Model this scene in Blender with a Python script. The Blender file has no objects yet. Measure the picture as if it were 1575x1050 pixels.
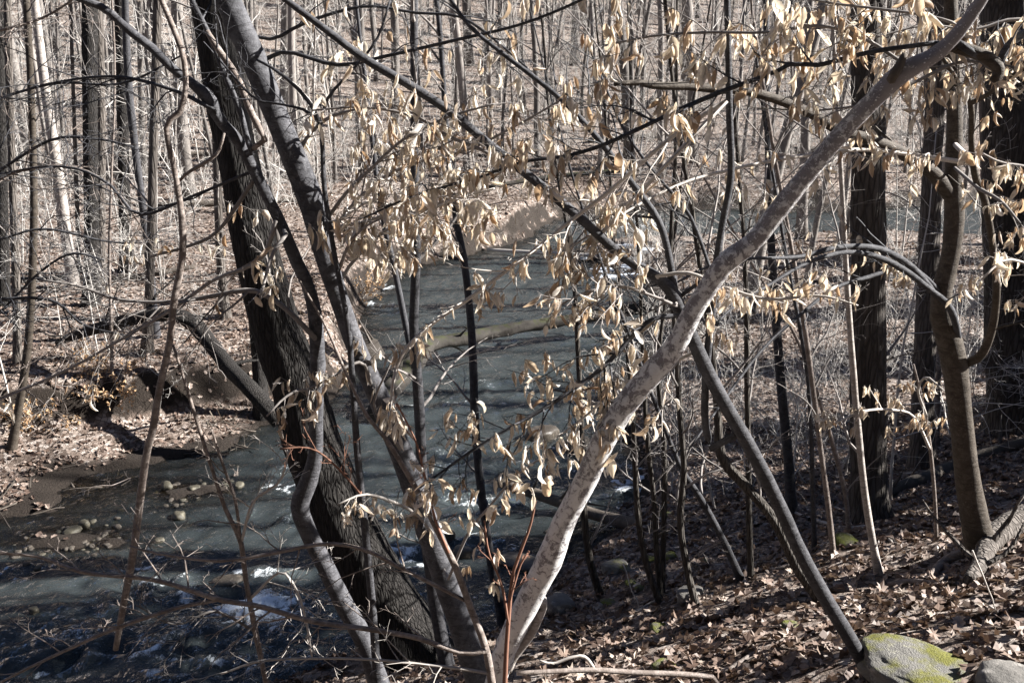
import bpy, bmesh, math
import numpy as np
from mathutils import Vector, Matrix, noise as mnoise

# ------------------------------------------------------------------ camera, sky, sun, exposure
scene = bpy.context.scene
PITCH = math.radians(17.0); CAMZ = 6.5; F = 1531.0; W0, H0 = 1575.0, 1050.0
SUN_AZ = math.radians(84.0); SUN_EL = math.radians(31.5)
cam_d = bpy.data.cameras.new("camera"); cam = bpy.data.objects.new("camera", cam_d)
scene.collection.objects.link(cam); scene.camera = cam
cam.location = (0, 0, CAMZ); cam.rotation_euler = (math.pi/2 - PITCH, 0, 0)
cam_d.sensor_width = 36.0; cam_d.lens = F/W0*36.0; cam_d.clip_start = 0.05; cam_d.clip_end = 1500
world = bpy.data.worlds.new("World"); scene.world = world; world.use_nodes = True
wn = world.node_tree; wn.nodes.clear()
wo = wn.nodes.new('ShaderNodeOutputWorld'); wb = wn.nodes.new('ShaderNodeBackground')
sk = wn.nodes.new('ShaderNodeTexSky'); sk.sky_type = 'NISHITA'; sk.sun_disc = False
sk.air_density = 0.35; sk.dust_density = 0.2; sk.sun_elevation = SUN_EL; sk.sun_rotation = SUN_AZ
wb.inputs['Strength'].default_value = 0.05
wn.links.new(sk.outputs[0], wb.inputs['Color']); wn.links.new(wb.outputs[0], wo.inputs['Surface'])
sl = bpy.data.lights.new("sun", 'SUN'); sl.energy = 5.0; sl.angle = math.radians(0.5); sl.color = (1.0, 0.975, 0.935)
so = bpy.data.objects.new("sun", sl); scene.collection.objects.link(so)
SUNV = Vector((math.sin(SUN_AZ)*math.cos(SUN_EL), math.cos(SUN_AZ)*math.cos(SUN_EL), math.sin(SUN_EL)))
so.rotation_euler = (-SUNV).to_track_quat('-Z', 'Y').to_euler(); so.location = (20, 0, 30)
vs = scene.view_settings; vs.view_transform = 'Standard'; vs.look = 'None'; vs.exposure = 2.05; vs.gamma = 1.0
vs.use_curve_mapping = False
scene.render.engine = 'CYCLES'
scene.cycles.max_bounces = 6; scene.cycles.diffuse_bounces = 1; scene.cycles.glossy_bounces = 2
scene.cycles.transmission_bounces = 3; scene.cycles.transparent_max_bounces = 6

COL = scene.collection
RS = np.random.RandomState(7)

# ------------------------------------------------------------------ maths helpers
CP, SP = math.cos(PITCH), math.sin(PITCH)
def raydir(px, py):
    u = (px-W0/2)/F; v = (H0/2-py)/F
    return np.array([u, CP+v*SP, -SP+v*CP])
def at(px, py, Y):
    d = raydir(px, py); t = Y/d[1]
    return np.array([0, 0, CAMZ]) + d*t
def pxrad(px, py, Y, w):
    d = raydir(px, py); return (Y/d[1])*w/(2*F)
def zplane(px, py, z=0.0):
    d = raydir(px, py); t = (z-CAMZ)/d[2]
    return (d[0]*t, d[1]*t)
def _h(a, b, s):
    v = np.sin(a*127.1+b*311.7+s*74.7)*43758.5453
    return v-np.floor(v)
def vnoise(x, y, s=0):
    xi = np.floor(x); yi = np.floor(y); fx = x-xi; fy = y-yi
    fx = fx*fx*(3-2*fx); fy = fy*fy*(3-2*fy)
    a = _h(xi, yi, s); b = _h(xi+1, yi, s); c = _h(xi, yi+1, s); d = _h(xi+1, yi+1, s)
    return (a*(1-fx)+b*fx)*(1-fy)+(c*(1-fx)+d*fx)*fy
def fbm(x, y, s=0, o=4):
    t = 0; a = 0.5
    for i in range(o):
        t = t+a*vnoise(x, y, s+i*3.1); x = x*2.03+5.2; y = y*2.03+1.7; a *= 0.5
    return t
def sstep(e0, e1, x):
    t = np.clip((x-e0)/(e1-e0), 0, 1); return t*t*(3-2*t)

# ------------------------------------------------------------------ terrain
LBpx = [(0,800),(85,788),(100,752),(200,722),(330,690),(430,655),(510,612),(552,560),(552,512),(565,470),(592,437),(640,412),(700,397),(770,382),(825,364),(838,345),(880,332),(960,325),(1100,322),(1290,325)]
RBpx = [(690,1060),(760,985),(830,905),(940,818),(985,735),(965,692),(940,660),(935,620),(960,580),(1000,540),(1012,485),(1000,442),(960,416),(905,402),(880,387),(930,378),(1010,372),(1130,368),(1290,369)]
LB = np.array([(-60,20),(-22,14.5)]+[zplane(*p) for p in LBpx]+[(30,45),(70,52)])
RB = np.array([(-60,4),(-20,5.5),(-7,7.0),(-3,7.9)]+[zplane(*p) for p in RBpx]+[(30,34),(70,38)])
def pdist(x, y, L):
    best = np.full(x.shape, 1e9)
    for i in range(len(L)-1):
        ax, ay = L[i]; bx, by = L[i+1]; dx = bx-ax; dy = by-ay
        t = np.clip(((x-ax)*dx+(y-ay)*dy)/(dx*dx+dy*dy), 0, 1)
        best = np.minimum(best, np.hypot(x-ax-t*dx, y-ay-t*dy))
    return best
POLY = np.vstack([LB, RB[::-1]])
def inside(x, y):
    r = np.zeros(x.shape, bool); n = len(POLY)
    for i in range(n):
        ax, ay = POLY[i]; bx, by = POLY[(i+1) % n]
        if ay == by: continue
        c = ((ay > y) != (by > y)) & (x < (bx-ax)*(y-ay)/(by-ay)+ax)
        r ^= c
    return r
BARS = [(*zplane(300,756), 1.6, .5, .03), (*zplane(100,832), 1.4, .5, .06), (*zplane(960,395), 1.6, 2.2, .06), (*zplane(890,845), .8, .7, .0)]
def ground(x, y, detail=True):
    x = np.asarray(x, float); y = np.asarray(y, float)
    wx = x+0.75*(fbm(x*1.2, y*1.2, 21, 4)-0.45); wy = y+0.75*(fbm(x*1.2, y*1.2, 31, 4)-0.45)
    dl = pdist(wx, wy, LB); dr = pdist(wx, wy, RB); ins = inside(wx, wy)
    d = np.minimum(dl, dr)
    zin = -0.06-0.42*sstep(0, 1.6, d)
    shallow = np.exp(-(((x+5.6)/2.2)**2+((y-13.0)/1.6)**2))
    zin = zin*(1-0.75*shallow)
    for (bx, by, brx, bry, bh) in BARS:
        gq = np.exp(-(((x-bx)/brx)**2+((y-by)/bry)**2)); zin = zin*(1-gq)+gq*(bh+0.12*(fbm(x*3, y*3, 61, 3)-0.45))
    n1 = fbm(x*0.35, y*0.35, 3)-0.47
    beach = 1.5*sstep(18.5, 15.0, y)*sstep(-1.5, -3.5, x)+0.15
    low = 0.05+0.14*np.minimum(d, beach+0.5)
    zl = low+(0.72+0.35*n1)*sstep(beach, beach+0.55, d+0.35*n1)+0.012*d
    s = (x-1.4)*0.52-(y-12.6)*0.85
    plane = 0.45*s+0.5*n1*sstep(0, 3, s)
    fl = 0.32+0.03*np.minimum(d, 25)+0.5*n1
    k = 3.0
    zr = np.log(np.exp(np.clip(k*plane, -40, 200))+np.exp(k*fl))/k
    zr = zr*sstep(-0.05, 1.1, d)+0.04
    z = np.where(ins, zin, np.where(dl < dr, zl, zr))
    hd = np.maximum(0, y-48-0.38*x+3*(fbm(x*0.04, y*0.04, 9, 3)-0.5))
    z = z+0.28*hd**2/(hd+7)*1.0
    z = z-0.25*np.maximum(0, hd-130)**2/(np.maximum(0, hd-130)+60)
    hl = np.maximum(0, -x-38); z = z+0.22*hl**2/(hl+10)*np.where(ins, 0.2, 1)
    if detail:
        out = np.where(ins, 0.35, sstep(0, 1.0, d)*0.7+0.3)
        z = z+out*(0.16*(fbm(x*1.3, y*1.3, 5, 3)-0.45)+0.05*(fbm(x*5, y*5, 8, 2)-0.38))
    return z
def gz(x, y): return float(ground(np.array([x]), np.array([y]))[0])
def hit(px, py):
    d = raydir(px, py)
    Y = np.concatenate([np.arange(2, 45, 0.05), np.arange(45, 140, 0.3)])
    t = Y/d[1]; g = ground(d[0]*t, Y, True); z = CAMZ+d[2]*t
    i = np.argmax(z <= g)
    if not (z <= g).any(): i = len(Y)-1
    return np.array([d[0]*t[i], Y[i], g[i]])

# ------------------------------------------------------------------ materials
def newmat(name):
    m = bpy.data.materials.new(name); m.use_nodes = True; nt = m.node_tree; nt.nodes.clear()
    out = nt.nodes.new('ShaderNodeOutputMaterial'); return m, nt, out
def N(nt, t, **kw):
    n = nt.nodes.new(t)
    for k, v in kw.items(): setattr(n, k, v)
    return n
def ramp(nt, src, stops):
    r = N(nt, 'ShaderNodeValToRGB'); e = r.color_ramp.elements
    while len(e) < len(stops): e.new(0.5)
    for i, (p, c) in enumerate(stops):
        e[i].position = p; e[i].color = (c[0], c[1], c[2], 1) if not isinstance(c, (int, float)) else (c, c, c, 1)
    nt.links.new(src, r.inputs[0]); return r.outputs[0]
def mixc(nt, fac, a, b, blend='MIX'):
    m = N(nt, 'ShaderNodeMix', data_type='RGBA', blend_type=blend)
    for s, v in ((0, fac), (6, a), (7, b)):
        if hasattr(v, 'links'): nt.links.new(v, m.inputs[s])
        else: m.inputs[s].default_value = v if s == 0 else (v[0], v[1], v[2], 1)
    return m.outputs[2]
def mathn(nt, op, a, b=0.0, clamp=False):
    m = N(nt, 'ShaderNodeMath', operation=op); m.use_clamp = clamp
    for i, v in enumerate((a, b)):
        if hasattr(v, 'links'): nt.links.new(v, m.inputs[i])
        else: m.inputs[i].default_value = v
    return m.outputs[0]
def coords(nt, scale=(1,1,1), kind='Object'):
    tc = N(nt, 'ShaderNodeTexCoord'); mp = N(nt, 'ShaderNodeMapping'); mp.inputs['Scale'].default_value = scale
    nt.links.new(tc.outputs[kind], mp.inputs[0]); return mp.outputs[0]
def noise(nt, vec, scale, detail=4, rough=0.6, dist=0.0):
    n = N(nt, 'ShaderNodeTexNoise'); n.inputs['Scale'].default_value = scale; n.inputs['Detail'].default_value = detail
    n.inputs['Roughness'].default_value = rough; n.inputs['Distortion'].default_value = dist
    nt.links.new(vec, n.inputs['Vector']); return n.outputs['Fac']
def voro(nt, vec, scale, feat='F1', out='Distance', rnd=1.0):
    n = N(nt, 'ShaderNodeTexVoronoi', feature=feat); n.inputs['Scale'].default_value = scale; n.inputs['Randomness'].default_value = rnd
    nt.links.new(vec, n.inputs['Vector']); return n.outputs[out]
def bump(nt, h, strength, dist=0.02):
    b = N(nt, 'ShaderNodeBump'); b.inputs['Strength'].default_value = strength; b.inputs['Distance'].default_value = dist
    nt.links.new(h, b.inputs['Height']); return b.outputs[0]
def principled(nt, out, col, rough=0.85, nrm=None, spec=0.3):
    p = N(nt, 'ShaderNodeBsdfPrincipled')
    if hasattr(col, 'links'): nt.links.new(col, p.inputs['Base Color'])
    else: p.inputs['Base Color'].default_value = (*col, 1)
    if hasattr(rough, 'links'): nt.links.new(rough, p.inputs['Roughness'])
    else: p.inputs['Roughness'].default_value = rough
    p.inputs['Specular IOR Level'].default_value = spec
    if nrm is not None: nt.links.new(nrm, p.inputs['Normal'])
    nt.links.new(p.outputs[0], out.inputs['Surface']); return p
def mossfac(nt, lo, hi, nscale, nlo=0.45, nhi=0.6):
    g = N(nt, 'ShaderNodeNewGeometry'); sx = N(nt, 'ShaderNodeSeparateXYZ'); nt.links.new(g.outputs['Normal'], sx.inputs[0])
    mr = N(nt, 'ShaderNodeMapRange'); mr.inputs[1].default_value = lo; mr.inputs[2].default_value = hi
    nt.links.new(sx.outputs[2], mr.inputs[0])
    nf = ramp(nt, noise(nt, coords(nt), nscale, 5), [(nlo, 0.0), (nhi, 1.0)])
    return mathn(nt, 'MULTIPLY', mr.outputs[0], nf, True)

def bark_furrow(name, dark, light, s=1.0, moss=None):
    m, nt, out = newmat(name)
    v = coords(nt, (s, s, 0.14*s)); v2 = coords(nt, (s, s, 0.35*s))
    f = voro(nt, v, 26, 'DISTANCE_TO_EDGE'); n = noise(nt, v2, 40, 5, 0.7, 0.4); big = noise(nt, coords(nt, (1,1,.4)), 3, 3)
    fur = ramp(nt, f, [(0.0, 0.0), (0.22, 1.0)])
    h = mathn(nt, 'ADD', fur, mathn(nt, 'MULTIPLY', n, 0.8))
    c = mixc(nt, mathn(nt, 'MULTIPLY', h, 0.55, True), dark, light)
    c = mixc(nt, mathn(nt, 'MULTIPLY', big, 0.5), c, tuple(x*0.6 for x in dark))
    if moss: c = mixc(nt, ramp(nt, noise(nt, coords(nt), 7, 5), [(0.52, 0.0), (0.66, 0.8)]), c, moss)
    principled(nt, out, c, 0.9, bump(nt, h, 0.8, 0.02), 0.2); return m
def bark_smooth(name, base, pale, blot=0.5, band=True, spec=0.2, rough=0.7):
    m, nt, out = newmat(name)
    v = coords(nt)
    n = noise(nt, v, 17, 7, 0.72, 0.6); n2 = noise(nt, coords(nt, (1,1,4.5)), 13, 5, 0.65, 0.3); fine = noise(nt, v, 110, 4, 0.7); big = noise(nt, v, 3.5, 3)
    sp = ramp(nt, mathn(nt, 'ADD', voro(nt, v, 55), mathn(nt, 'MULTIPLY', fine, 0.25)), [(0.30, 1.0), (0.38, 0.0)])
    c = mixc(nt, ramp(nt, n, [(0.46, 0.0), (0.56, blot)]), base, pale)
    c = mixc(nt, mathn(nt, 'MULTIPLY', sp, ramp(nt, big, [(0.45, 0.0), (0.6, 0.55)])), c, tuple(min(.6, x*1.45) for x in pale))
    c = mixc(nt, ramp(nt, n2, [(0.52, 0.0), (0.66, 0.65)]), c, tuple(x*0.4 for x in base))
    c = mixc(nt, mathn(nt, 'MULTIPLY', fine, 0.4), c, tuple(x*0.5 for x in base))
    h = mathn(nt, 'ADD', mathn(nt, 'MULTIPLY', n2, 0.9), mathn(nt, 'ADD', mathn(nt, 'MULTIPLY', fine, 0.4), mathn(nt, 'MULTIPLY', n, 0.5)))
    principled(nt, out, c, rough, bump(nt, h, 0.7, 0.012), spec); return m
def bark_lichen(name):
    m, nt, out = newmat(name)
    tc = N(nt, 'ShaderNodeTexCoord'); v = coords(nt)
    at_ = N(nt, 'ShaderNodeAttribute', attribute_name='lich'); L = at_.outputs['Fac']
    n = noise(nt, v, 24, 6, 0.72, 0.5); sp = voro(nt, v, 85); sp2 = noise(nt, v, 60, 4, 0.7)
    base = mixc(nt, noise(nt, coords(nt, (1,1,1)), 14, 5), (0.15, 0.136, 0.14), (0.30, 0.278, 0.28))
    thr = mathn(nt, 'SUBTRACT', 0.84, mathn(nt, 'MULTIPLY', L, 0.41))
    patch = mathn(nt, 'MULTIPLY', mathn(nt, 'SUBTRACT', n, thr), 14, True)
    thr2 = mathn(nt, 'MULTIPLY', mathn(nt, 'SUBTRACT', sp2, 0.50), 12, True)
    speck = mathn(nt, 'MULTIPLY', mathn(nt, 'LESS_THAN', sp, 0.30), thr2, True)
    f = mathn(nt, 'MAXIMUM', patch, speck)
    white = mixc(nt, sp2, (0.52, 0.50, 0.48), (0.74, 0.73, 0.72))
    c = mixc(nt, f, base, white)
    h = mathn(nt, 'ADD', f, mathn(nt, 'MULTIPLY', sp2, 0.7))
    principled(nt, out, c, 0.85, bump(nt, h, 0.5, 0.006), 0.2); return m
def simple_bark(name, a, b, scale=20, moss=None, mlo=0.2, mhi=0.7, mn=(0.45, 0.6)):
    m, nt, out = newmat(name)
    v = coords(nt, (1,1,0.4)); n = noise(nt, v, scale, 3 if moss is None else 5, 0.7); c = mixc(nt, n, a, b)
    oi = N(nt, 'ShaderNodeObjectInfo')
    hv = N(nt, 'ShaderNodeHueSaturation'); nt.links.new(c, hv.inputs['Color'])
    mr = N(nt, 'ShaderNodeMapRange'); mr.inputs[3].default_value = 0.65; mr.inputs[4].default_value = 1.35
    nt.links.new(oi.outputs['Random'], mr.inputs[0]); nt.links.new(mr.outputs[0], hv.inputs['Value'])
    c = hv.outputs[0]
    if moss: c = mixc(nt, mossfac(nt, mlo, mhi, 6, *mn), c, moss)
    principled(nt, out, c, 0.85, bump(nt, n, 0.6, 0.02) if scale < 15 else None, 0.25); return m
def leaf_mat(name, c0, c1, c2, trans=0.4, attr=None):
    m, nt, out = newmat(name)
    if attr: src = N(nt, 'ShaderNodeAttribute', attribute_name=attr).outputs['Fac']
    else: src = N(nt, 'ShaderNodeObjectInfo').outputs['Random']
    c = ramp(nt, src, [(0.0, c0), (0.42, c1), (1.0, c2)])
    v = coords(nt); n = noise(nt, v, 3 if not attr else 30, 4)
    c = mixc(nt, mathn(nt, 'MULTIPLY', ramp(nt, n, [(0.4, 0.0), (0.7, 1.0)]), 0.45 if not attr else 0.5), c, tuple(x*0.55 for x in c0))
    d = N(nt, 'ShaderNodeBsdfPrincipled'); nt.links.new(c, d.inputs['Base Color']); d.inputs['Roughness'].default_value = 0.55
    d.inputs['Specular IOR Level'].default_value = 0.35
    t = N(nt, 'ShaderNodeBsdfTranslucent')
    tcm = mixc(nt, 1.0, c, (1.0, 0.9, 0.74), 'MULTIPLY'); nt.links.new(tcm, t.inputs['Color'])
    mx = N(nt, 'ShaderNodeMixShader'); mx.inputs[0].default_value = trans
    nt.links.new(d.outputs[0], mx.inputs[1]); nt.links.new(t.outputs[0], mx.inputs[2]); nt.links.new(mx.outputs[0], out.inputs['Surface'])
    return m
def rock_mat(name, a, b, moss=None, lo=0.2, hi=0.75, mn=(0.4, 0.6), rough=0.8):
    m, nt, out = newmat(name); v = coords(nt)
    n = noise(nt, v, 5, 7, 0.7); n2 = noise(nt, v, 60, 4, 0.7); sp = ramp(nt, noise(nt, v, 14, 5), [(0.55, 0.0), (0.66, 1.0)])
    c = mixc(nt, n, a, b); c = mixc(nt, mathn(nt, 'MULTIPLY', n2, 0.5), c, tuple(x*0.5 for x in a))
    c = mixc(nt, mathn(nt, 'MULTIPLY', sp, 0.5), c, tuple(min(0.6, x*1.7) for x in b))
    h = mathn(nt, 'ADD', n, mathn(nt, 'MULTIPLY', n2, 0.4))
    if moss:
        mm = mixc(nt, noise(nt, v, 45, 3), tuple(x*0.45 for x in moss), moss)
        fz = noise(nt, v, 120, 3)
        c = mixc(nt, mossfac(nt, lo, hi, 7, *mn), c, mm); h = mathn(nt, 'ADD', h, fz)
    principled(nt, out, c, rough, bump(nt, h, 0.7, 0.02), 0.3); return m
def ground_mat():
    m, nt, out = newmat('leaf_covered_soil'); v = coords(nt)
    cells = voro(nt, v, 13, 'F1', 'Color'); sx = N(nt, 'ShaderNodeSeparateXYZ'); nt.links.new(cells, sx.inputs[0])
    big = noise(nt, v, 0.6, 5); fine = noise(nt, v, 30, 5, 0.7); edge = voro(nt, v, 13, 'DISTANCE_TO_EDGE')
    leaf = ramp(nt, sx.outputs[0], [(0.0, (0.10, 0.076, 0.062)), (0.35, (0.225, 0.172, 0.142)), (0.7, (0.385, 0.315, 0.27)), (1.0, (0.56, 0.49, 0.44))])
    soil = mixc(nt, fine, (0.008, 0.006, 0.005), (0.042, 0.032, 0.025))
    wet = N(nt, 'ShaderNodeAttribute', attribute_name='bare').outputs['Fac']
    c = mixc(nt, ramp(nt, edge, [(0.0, 1.0), (0.09, 0.0)]), leaf, soil)
    c = mixc(nt, mathn(nt, 'MULTIPLY', fine, 0.5), c, (0.08, 0.055, 0.04))
    bf = mathn(nt, 'MULTIPLY', mathn(nt, 'ADD', wet, mathn(nt, 'SUBTRACT', big, 0.55)), 2.2, True)
    c = mixc(nt, bf, c, soil)
    h = mathn(nt, 'ADD', mathn(nt, 'MULTIPLY', sx.outputs[1], 0.7), fine)
    principled(nt, out, c, 0.9, bump(nt, h, 0.9, 0.05), 0.2); return m
def water_mat():
    m, nt, out = newmat('murky_stream_water'); v = coords(nt)
    foam = N(nt, 'ShaderNodeAttribute', attribute_name='foam').outputs['Fac']
    dep = N(nt, 'ShaderNodeAttribute', attribute_name='deep').outputs['Fac']
    n1 = noise(nt, coords(nt, (1, 0.7, 1)), 6, 5, 0.6, 0.6); n2 = noise(nt, coords(nt, (1, 0.6, 1)), 22, 3, 0.6, 0.3)
    h = mathn(nt, 'ADD', n1, mathn(nt, 'MULTIPLY', n2, 0.45))
    nb = bump(nt, h, 0.8, 0.11)
    body = N(nt, 'ShaderNodeBsdfDiffuse'); c = mixc(nt, noise(nt, v, 0.8, 4), (0.02, 0.0255, 0.0265), (0.047, 0.0545, 0.056))
    nt.links.new(c, body.inputs['Color'])
    tr = N(nt, 'ShaderNodeBsdfTransparent'); tr.inputs['Color'].default_value = (0.72, 0.66, 0.48, 1)
    m1 = N(nt, 'ShaderNodeMixShader'); nt.links.new(dep, m1.inputs[0]); nt.links.new(tr.outputs[0], m1.inputs[1]); nt.links.new(body.outputs[0], m1.inputs[2])
    gl = N(nt, 'ShaderNodeBsdfGlossy'); gl.inputs['Roughness'].default_value = 0.06; nt.links.new(nb, gl.inputs['Normal'])
    fr = N(nt, 'ShaderNodeFresnel'); fr.inputs['IOR'].default_value = 1.4; nt.links.new(nb, fr.inputs['Normal'])
    m2 = N(nt, 'ShaderNodeMixShader'); nt.links.new(fr.outputs[0], m2.inputs[0]); nt.links.new(m1.outputs[0], m2.inputs[1]); nt.links.new(gl.outputs[0], m2.inputs[2])
    fo = N(nt, 'ShaderNodeBsdfDiffuse'); fo.inputs['Color'].default_value = (0.8, 0.84, 0.86, 1)
    fn = noise(nt, coords(nt, (1, 0.8, 1)), 26, 6, 0.75, 0.8)
    ff = mathn(nt, 'MULTIPLY', mathn(nt, 'SUBTRACT', mathn(nt, 'ADD', foam, mathn(nt, 'MULTIPLY', fn, 1.0)), 0.96), 4, True)
    m3 = N(nt, 'ShaderNodeMixShader'); nt.links.new(ff, m3.inputs[0]); nt.links.new(m2.outputs[0], m3.inputs[1]); nt.links.new(fo.outputs[0], m3.inputs[2])
    nt.links.new(m3.outputs[0], out.inputs['Surface']); return m
MOSS = (0.13, 0.15, 0.02)
M = dict(
    ground=ground_mat(), water=water_mat(),
    furrow=bark_furrow('furrowed_dark_bark', (0.009, 0.008, 0.0075), (0.052, 0.047, 0.043), 1.5),
    furrow_mid=bark_furrow('furrowed_brown_bark', (0.025, 0.021, 0.019), (0.13, 0.115, 0.102), 0.9),
    furrow_grey=bark_furrow('furrowed_grey_bark', (0.05, 0.042, 0.036), (0.20, 0.175, 0.155), 0.8),
    furrow_fine=bark_furrow('fine_furrowed_bark', (0.03, 0.026, 0.023), (0.13, 0.115, 0.10), 1.6),
    beech=bark_smooth('smooth_beech_bark', (0.062, 0.061, 0.067), (0.16, 0.158, 0.168)),
    beech_dark=bark_smooth('dark_smooth_bark', (0.048, 0.047, 0.051), (0.11, 0.108, 0.116), 0.5),
    beech_brown=bark_smooth('brown_smooth_bark', (0.06, 0.048, 0.037), (0.13, 0.108, 0.087), 0.5),
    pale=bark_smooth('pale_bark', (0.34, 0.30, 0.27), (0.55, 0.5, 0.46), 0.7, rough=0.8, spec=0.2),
    lichen=bark_lichen('lichen_crusted_bark'),
    stem=bark_smooth('brown_grey_stem', (0.18, 0.145, 0.125), (0.36, 0.31, 0.28), 0.6),
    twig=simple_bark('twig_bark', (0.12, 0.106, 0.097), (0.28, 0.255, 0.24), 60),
    twig_lit=simple_bark('sunlit_pale_twig_bark', (0.27, 0.24, 0.215), (0.5, 0.46, 0.42), 60),  # paler copy of twig: sunlight put into the colour; also bleached sticks
    red=simple_bark('reddish_twig_bark', (0.13, 0.06, 0.04), (0.24, 0.13, 0.09), 60),
    wood=simple_bark('weathered_log_bark', (0.02, 0.016, 0.013), (0.12, 0.10, 0.082), 14),
    mosslog=simple_bark('mossy_log_bark', (0.008, 0.007, 0.006), (0.05, 0.043, 0.036), 14, (0.03, 0.033, 0.01), 0.3, 0.9, (0.47, 0.62)),
    brightmoss=simple_bark('bright_moss_log_bark', (0.045, 0.036, 0.028), (0.14, 0.11, 0.08), 12, (0.15, 0.165, 0.025), 0.1, 0.6, (0.33, 0.5)),
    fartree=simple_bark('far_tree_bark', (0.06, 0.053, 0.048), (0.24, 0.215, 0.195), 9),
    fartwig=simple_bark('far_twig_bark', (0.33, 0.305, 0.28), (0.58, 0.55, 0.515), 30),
    leaf=leaf_mat('dry_beech_leaf', (0.44, 0.31, 0.21), (0.78, 0.715, 0.63), (0.88, 0.86, 0.82), 0.45),
    leaf_joined=leaf_mat('dry_beech_leaf_mass', (0.44, 0.31, 0.21), (0.78, 0.715, 0.63), (0.88, 0.86, 0.82), 0.45, 'tone'),
    smallleaf=leaf_mat('dry_tan_shrub_leaf', (0.38, 0.22, 0.11), (0.52, 0.35, 0.2), (0.6, 0.45, 0.3), 0.35, 'tone'),
    litter=leaf_mat('fallen_leaf', (0.065, 0.04, 0.029), (0.205, 0.145, 0.114), (0.47, 0.39, 0.335), 0.15, 'tone'),
    litter1=leaf_mat('large_fallen_leaf', (0.09, 0.055, 0.04), (0.235, 0.165, 0.125), (0.46, 0.385, 0.32), 0.15),
    straw=leaf_mat('dry_straw', (0.05, 0.038, 0.027), (0.11, 0.09, 0.066), (0.24, 0.20, 0.155), 0.2, 'tone'),
    needle=leaf_mat('hemlock_needles', (0.02, 0.035, 0.015), (0.035, 0.055, 0.022), (0.05, 0.07, 0.03), 0.2, 'tone'),
    rock=rock_mat('grey_bank_rock', (0.10, 0.095, 0.085), (0.24, 0.22, 0.2)),
    wetrock=rock_mat('wet_brown_stone', (0.035, 0.03, 0.024), (0.12, 0.10, 0.08), rough=0.35),
    palerock=rock_mat('tan_stream_stone', (0.045, 0.04, 0.028), (0.12, 0.108, 0.08), rough=0.55),
    mossrock=rock_mat('mossy_boulder', (0.11, 0.105, 0.095), (0.27, 0.255, 0.23), (0.17, 0.165, 0.028), 0.4, 0.95, (0.44, 0.6)),
    brightrock=rock_mat('bright_mossy_stone', (0.07, 0.065, 0.05), (0.2, 0.18, 0.14), (0.15, 0.16, 0.022), 0.1, 0.7, (0.36, 0.52)),
    ice=rock_mat('thin_ice', (0.55, 0.6, 0.68), (0.78, 0.82, 0.88), rough=0.5),
)

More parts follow.
